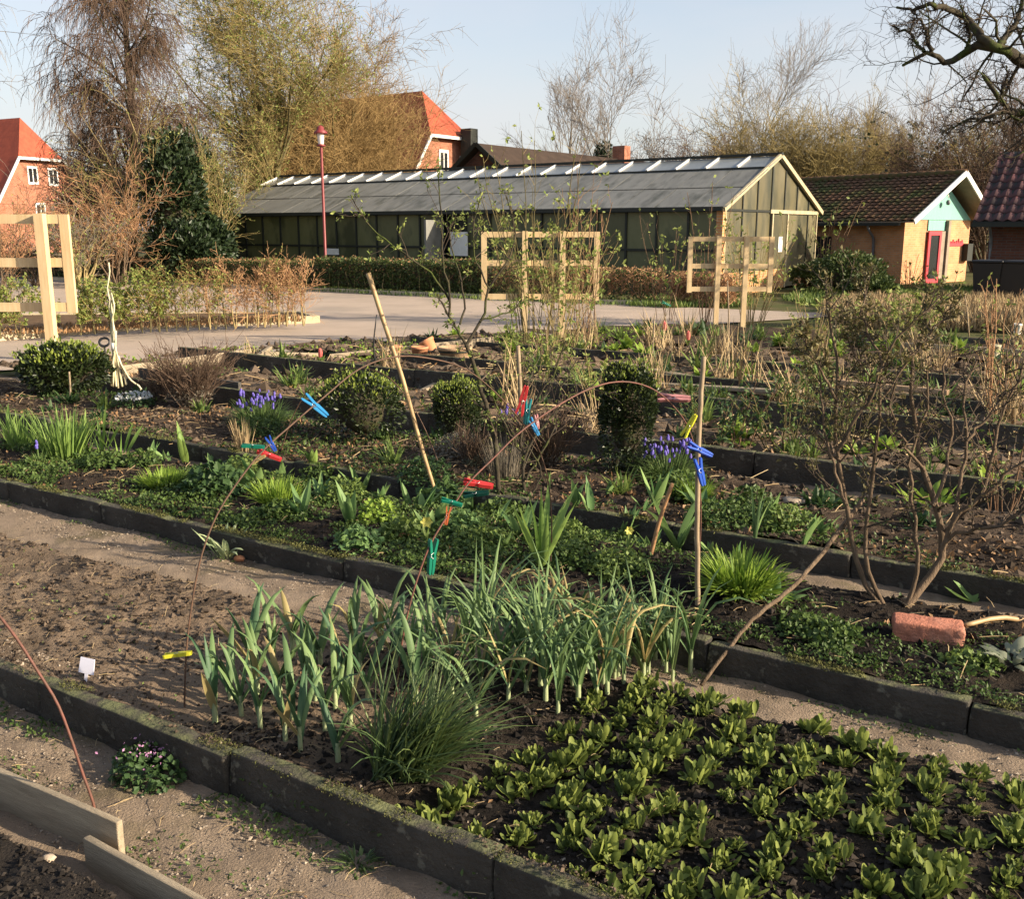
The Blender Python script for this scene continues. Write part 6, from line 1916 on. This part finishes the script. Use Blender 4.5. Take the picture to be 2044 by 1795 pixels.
def straws(label, N, n0, n1, g0, g1, L0, L1, w, mat=m_straw, name='straw_litter'):
    g, n = U(g0, g1, N), U(n0, n1, N)
    k = g > g_road(n)
    g, n = g[k], n[k]; N = len(g)
    x, y = GX[0] * g + NX[0] * n, GX[1] * g + NX[1] * n
    B = np.stack([x, y, soil_v(x, y, n) + .004 + U(0, .012, N)], -1)
    D = dirs(N, -4, 16)
    L = U(L0, L1, N)
    P = np.stack([B, B + D * (L / 2)[:, None] + (0, 0, .004), B + D * L[:, None] + rng.normal(size=(N, 3)) * .006], 1)
    return tag(ob(name, mesh(name, *tubes(P, np.full((N, 3), w), 3), mat, False, np.repeat(rng.random(N), 9))), label, 'straw', kind='stuff')
straws('dry stalks and straw bits on the bare front bed', 260, 2.05, 3.3, -5.5, -2.2, .02, .09, .0008)
straws('tiny pale stalks on the dark compost', 260, 2.05, 3.3, -2.4, .2, .015, .06, .0009)
straws('dry stalks lying in the tulip bed', 500, 3.8, 4.8, -7.6, .2, .03, .14, .0016)
straws('dry stalks lying in the box bush bed', 450, 5.25, 6.6, -10.8, 0, .04, .2, .0026)
straws('dry stalks in the vegetable beds by the road', 1200, 7.1, 13, -12, 0, .08, .35, .005)
straws('dry stalks on the sandy path', 160, 1.5, 1.95, -3.6, .3, .015, .07, .001)

# grass at the far verge and the dry border
def turf(label, pl, N, mat, h0, h1, W, cat='grass', name='verge_grass', z=-.02):
    xs_ = [p[0] for p in pl]; ys_ = [p[1] for p in pl]
    P = []
    Q = np.array([at(x, y) for x, y in pl])
    lo, hi = Q[:, :2].min(0), Q[:, :2].max(0)
    B = np.stack([U(lo[0], hi[0], N), U(lo[1], hi[1], N), np.full(N, z)], -1)
    B = B[inpoly(proj(B), pl)]
    m = len(B)
    D = dirs(m, 50, 88)
    V, F = leafq(B, D, ru(m), U(h0, h1, m), W)
    return tag(ob(name, mesh(name, V, F, mat, False, np.repeat(rng.random(m), 4))), label, cat, kind='stuff')
turf('bright green grass verge below the thin brown hedge', [(1255, 612), (1290, 600), (1420, 597), (1500, 603), (1500, 612), (1330, 616)], 7000, l_herb, .08, .2, .03)
turf('dry yellow grass border in front of the hut', [(1640, 628), (1700, 608), (1960, 606), (2100, 620), (2100, 668), (1700, 655)], 30000, m_straw, .12, .42, .03)
turf('dark green grass below the hut walls', [(1560, 600), (1640, 578), (1800, 574), (1960, 580), (1960, 606), (1640, 615)], 14000, l_herb, .08, .25, .04)
turf('grass along the foot of the clipped hedge', [(615, 582), (630, 574), (960, 590), (1260, 602), (1260, 612), (960, 600)], 12000, l_herb, .06, .18, .03)
turf('leaf mulch and weeds under the young hedge plants', [(-50, 680), (0, 662), (300, 641), (610, 636), (625, 642), (300, 655)], 7000, l_beech, .03, .12, .04, 'leaf litter', 'leaf_litter', .1)

# small plants of the far vegetable beds: tufts, rosettes and dry stalks, each a plant
def mini(kind):
    if kind == 0:
        n = 40; return leafy('herb_tuft', 'x', 'herb', (0, 0, 0), (np.stack([U(-.05, .05, n), U(-.05, .05, n), np.zeros(n)], -1), dirs(n, 30, 85), U(.10, .26, n), U(.012, .024, n), dict(prof='sword', bend=U(0, .8, n))), l_herb, each=False)
    if kind == 1:
        n = 26; return leafy('leafy_rosette', 'x', 'vegetable', (0, 0, 0), (np.stack([U(-.03, .03, n), U(-.03, .03, n), np.zeros(n)], -1), dirs(n, 10, 75), U(.10, .2, n), U(.04, .07, n), dict(prof='oval', bend=U(.1, .9, n))), l_tuft, each=False)
    if kind == 2:
        n = 34; return leafy('dry_stalk_clump', 'x', 'plant', (0, 0, 0), (np.stack([U(-.08, .08, n), U(-.08, .08, n), np.zeros(n)], -1), dirs(n, 55, 88), U(.15, .5, n), U(.007, .012, n), dict(prof='grass', bend=U(0, .4, n))), m_straw, each=False)
    n = 36; return leafy('dark_herb_tuft', 'x', 'herb', (0, 0, 0), (np.stack([U(-.06, .06, n), U(-.06, .06, n), np.zeros(n)], -1), dirs(n, 15, 85), U(.06, .2, n), U(.02, .035, n), dict(prof='oval', bend=U(0, .9, n))), l_gera, each=False)
ml = ['small grassy herb tuft in the back vegetable beds', 'bright leafy rosette in the back vegetable beds', 'clump of dry straw-coloured stalks in the back vegetable beds', 'dark leafy herb tuft in the back vegetable beds']
for kind in range(4):
    spots = []
    tries = 0
    while len(spots) < (46, 30, 40, 30)[kind] and tries < 4000:
        tries += 1
        n = U(7.15, 16.5); g = U(-10, -.6)
        if g < g_road(n) + .2: continue
        q_ = gn(g, n)
        s_ = proj(np.array((q_[0], q_[1], .1)))
        if not (-20 < s_[0] < 2070): continue
        if s_[0] < 1150 and rng.random() < .72: continue
        z = soil_at(*q_)
        if z < .06: continue
        spots.append((np.array((q_[0], q_[1], z - .01)), U(0, 6), U(.8, 1.6)))
    place_all([mini(kind) for _ in range(3)], spots, ml[kind], 'small plants of the back vegetable beds')

# hyacinths, daffodils and other dots of colour
def spike(label, x, y, mat, hpx=30, name='hyacinth', cat='hyacinth'):
    p = on(x, y)
    h = px(hpx, p)
    o = tulip(label, x, y, hpx * .8, 4, l_herb, h * .18, (40, 75), name=name, cat=cat)
    V, F = lathe([(0, h * .35), (h * .11, h * .4), (h * .15, h * .6), (h * .12, h * .85), (h * .04, h), (0, h)], 9)
    V = V * (1 + .15 * vn3(V, 40, 2))[:, None]
    ob('flower', mesh('flower', V, F, mat, False, rng.random(len(V))), o)
for x, y, m_, lab in ((1325, 688, f_red, 'pink-red hyacinth behind the dug soil strip'), (1373, 690, f_red, 'second pink-red hyacinth right of the first'), (640, 725, f_red, 'reddish hyacinth bud by the roadside planks')):
    spike(lab, x, y, m_)
def daff(label, x, y, spx):
    p = on(x, y)
    o = tulip(label, x, y, spx * 1.6, 3, l_herb, .02, (60, 85), name='primrose', cat='primrose')
    s = px(spx, p)
    a = np.arange(6) * 1.047
    d = np.stack([np.cos(a), np.full(6, -.5), np.sin(a)], -1)
    c = np.repeat(np.array([[0, 0, s * 1.7]]), 6, 0)
    ob('flower', mesh('flower', *leafq(c, d, np.repeat(np.array([[0., -1, .2]]), 6, 0), s * .5, s * .4), f_yellow, False, np.full(24, .5)), o)
daff('yellow narcissus flower beside the long green peg', 853, 1090, 30)
daff('small yellow flower in the green mound at the kerb', 1255, 1098, 22)
daff('yellow flower beside the small box bush', 985, 880, 20)
o = peg('turquoise clothes peg on a twig in front of the gable trellis', 1330, 607, 25, 20, 'green', Y=16.5, roll=.4)

# further shoots that fill the tulip bed
tp_ = []
for k in range(6):
    n = int(U(4, 7))
    tp_.append(leafy('tulip_plant', 'x', 'tulip', (0, 0, 0), (np.stack([U(-.015, .015, n), U(-.015, .015, n), np.zeros(n)], -1), dirs(n, 45, 84), U(.10, .2, n), U(.025, .05, n), dict(prof='tulip', bend=U(0, .6, n), fold=-.22, twist=U(-.6, .6, n))), l_tulip))
spots = [(on(x, y), U(0, 6), U(.8, 1.25)) for x, y in ((300, 915), (420, 905), (515, 965), (560, 935), (640, 1000), (660, 960), (720, 985), (760, 1000), (845, 1020), (880, 1045), (925, 985), (990, 1040), (1040, 1070), (1010, 1095), (1180, 1020), (1215, 990), (1285, 1020), (1240, 1075), (1300, 1060), (1420, 1070), (1465, 1085), (1530, 1045), (1400, 1020), (1640, 1065), (1100, 1040), (330, 895))]
place_all(tp_, spots, 'small tulip shoot between the clumps of the tulip bed', 'small tulip shoots in the flower bed')
for k, (x, y, r_, h_, m_) in enumerate(((285, 930, 40, 34, l_cover), (480, 925, 44, 44, l_herb), (640, 975, 50, 50, l_cover), (690, 1000, 44, 46, l_herb), (850, 960, 60, 52, l_gera), (1000, 1010, 70, 50, l_cover), (930, 1060, 44, 36, l_tulip), (1120, 1075, 60, 44, l_herb), (1310, 1085, 60, 44, l_cover), (1430, 1100, 46, 34, l_gera), (1360, 985, 60, 44, l_cover), (1500, 1020, 50, 44, l_cover), (210, 930, 44, 26, l_cover), (560, 1030, 40, 32, l_cover))):
    leafclump('bedding_clump', ('olive leafy clump left of the first tulips', 'green clump behind the dark geranium', 'dark leafy clump below the lime shoot', 'green clump behind the broad tulip', 'dark round-leaved clump at the bamboo cane foot', 'low dark clump in front of the young tree',
        'blue-green clump beside the pegged rusty hoop', 'green clump beside the tall lily shoot', 'dark clump around the short brown stake', 'dark clump at the foot of the grey stick', 'leafy clump below the blue muscari', 'dark clump behind the daffodil leaves', 'low dark clump in front of the iris fans', 'low dark clump at the kerb below the bright tuft')[k],
        'plant', x, y, r_, h_, int(r_ * 9), m_, .03)

# moss cushions and crumbs on the kerb tops
def kerb_moss(label, n, top, N, g0, g1, mat=None, L=.010, thr=.05):
    mat = mat or l_moss
    g = U(g0, g1, N); nn = n + U(-.028, .034, N)
    x, y = GX[0] * g + NX[0] * nn, GX[1] * g + NX[1] * nn
    k = vn(x, y, 3.2, 7) * .6 + vn(x, y, 11, 8) * .4 > thr
    x, y = x[k], y[k]; c = len(x)
    s_ = L * U(.5, 1.4, c)
    V, F = leafq(np.stack([x, y, np.full(c, top) + U(-.006, .006, c)], -1), unit(ru(c) + (0, 0, .5)), ru(c), s_, s_ * .5)
    tag(ob('kerb_moss', mesh('kerb_moss', V, F, mat, False, np.repeat(rng.random(c), 4))), label, 'moss', kind='stuff')
kerb_moss('moss and lichen on top of the front kerb', 1.97, .186, 20000, -5, .4, L=.0065, thr=.16)
kerb_moss('moss on top of the tulip bed kerb', 3.735, .13, 14000, -7.6, .3, L=.012)
kerb_moss('moss on top of the box bush bed kerb', 5.205, .135, 12000, -10.6, .2, L=.016)
tag(crumbs('kerb_crumbs', 1800, 1.945, 2.0, -5, .3, .002, .008, m_clod, .2), 'x', 'soil crumbs', kind='stuff').location.z = .068
bpy.data.objects['kerb_crumbs']['label'] = 'grit and soil crumbs lying on top of the front kerb'

# more greenery in the box bush bed and beyond
spots = []
while len(spots) < 46:
    n = U(5.35, 8.4); g = U(-9.5, -.8)
    if g < g_road(n) + .3 or 6.55 < n < 7.15: continue
    q_ = gn(g, n); s_ = proj(np.array((q_[0], q_[1], .1)))
    if not (0 < s_[0] < 2050): continue
    spots.append((np.array((q_[0], q_[1], soil_at(*q_) - .01)), U(0, 6), U(.5, 1.0)))
place_all([mini(3), mini(0), mini(3)], spots, 'small dark-leaved perennial between the box bushes', 'small perennials around the box bushes')
canes('leafy green rose bush right of the large box column', 1420, 900, 10, 110, 140, m_bark_olive, .005, nb=420, leaf=l_gera, name='rose_bush', cat='shrub', tw=m_twig_olive)
canes('pale tangled bush behind the large box column', 1190, 800, 14, 110, 160, m_bark_yellow, .005, nb=380, leaf=l_spring, name='rose_bush', cat='shrub', tw=m_twig_brown)
canes('olive budding bush behind the small box bush', 1075, 780, 12, 120, 150, m_bark_olive, .005, nb=420, leaf=l_spring, name='rose_bush', cat='shrub', tw=m_twig_olive)
canes('thin olive twigs right of the box column and planks', 1600, 830, 12, 120, 150, m_bark_olive, .005, nb=320, leaf=l_herb, name='currant_bush', cat='shrub', tw=m_twig_olive)
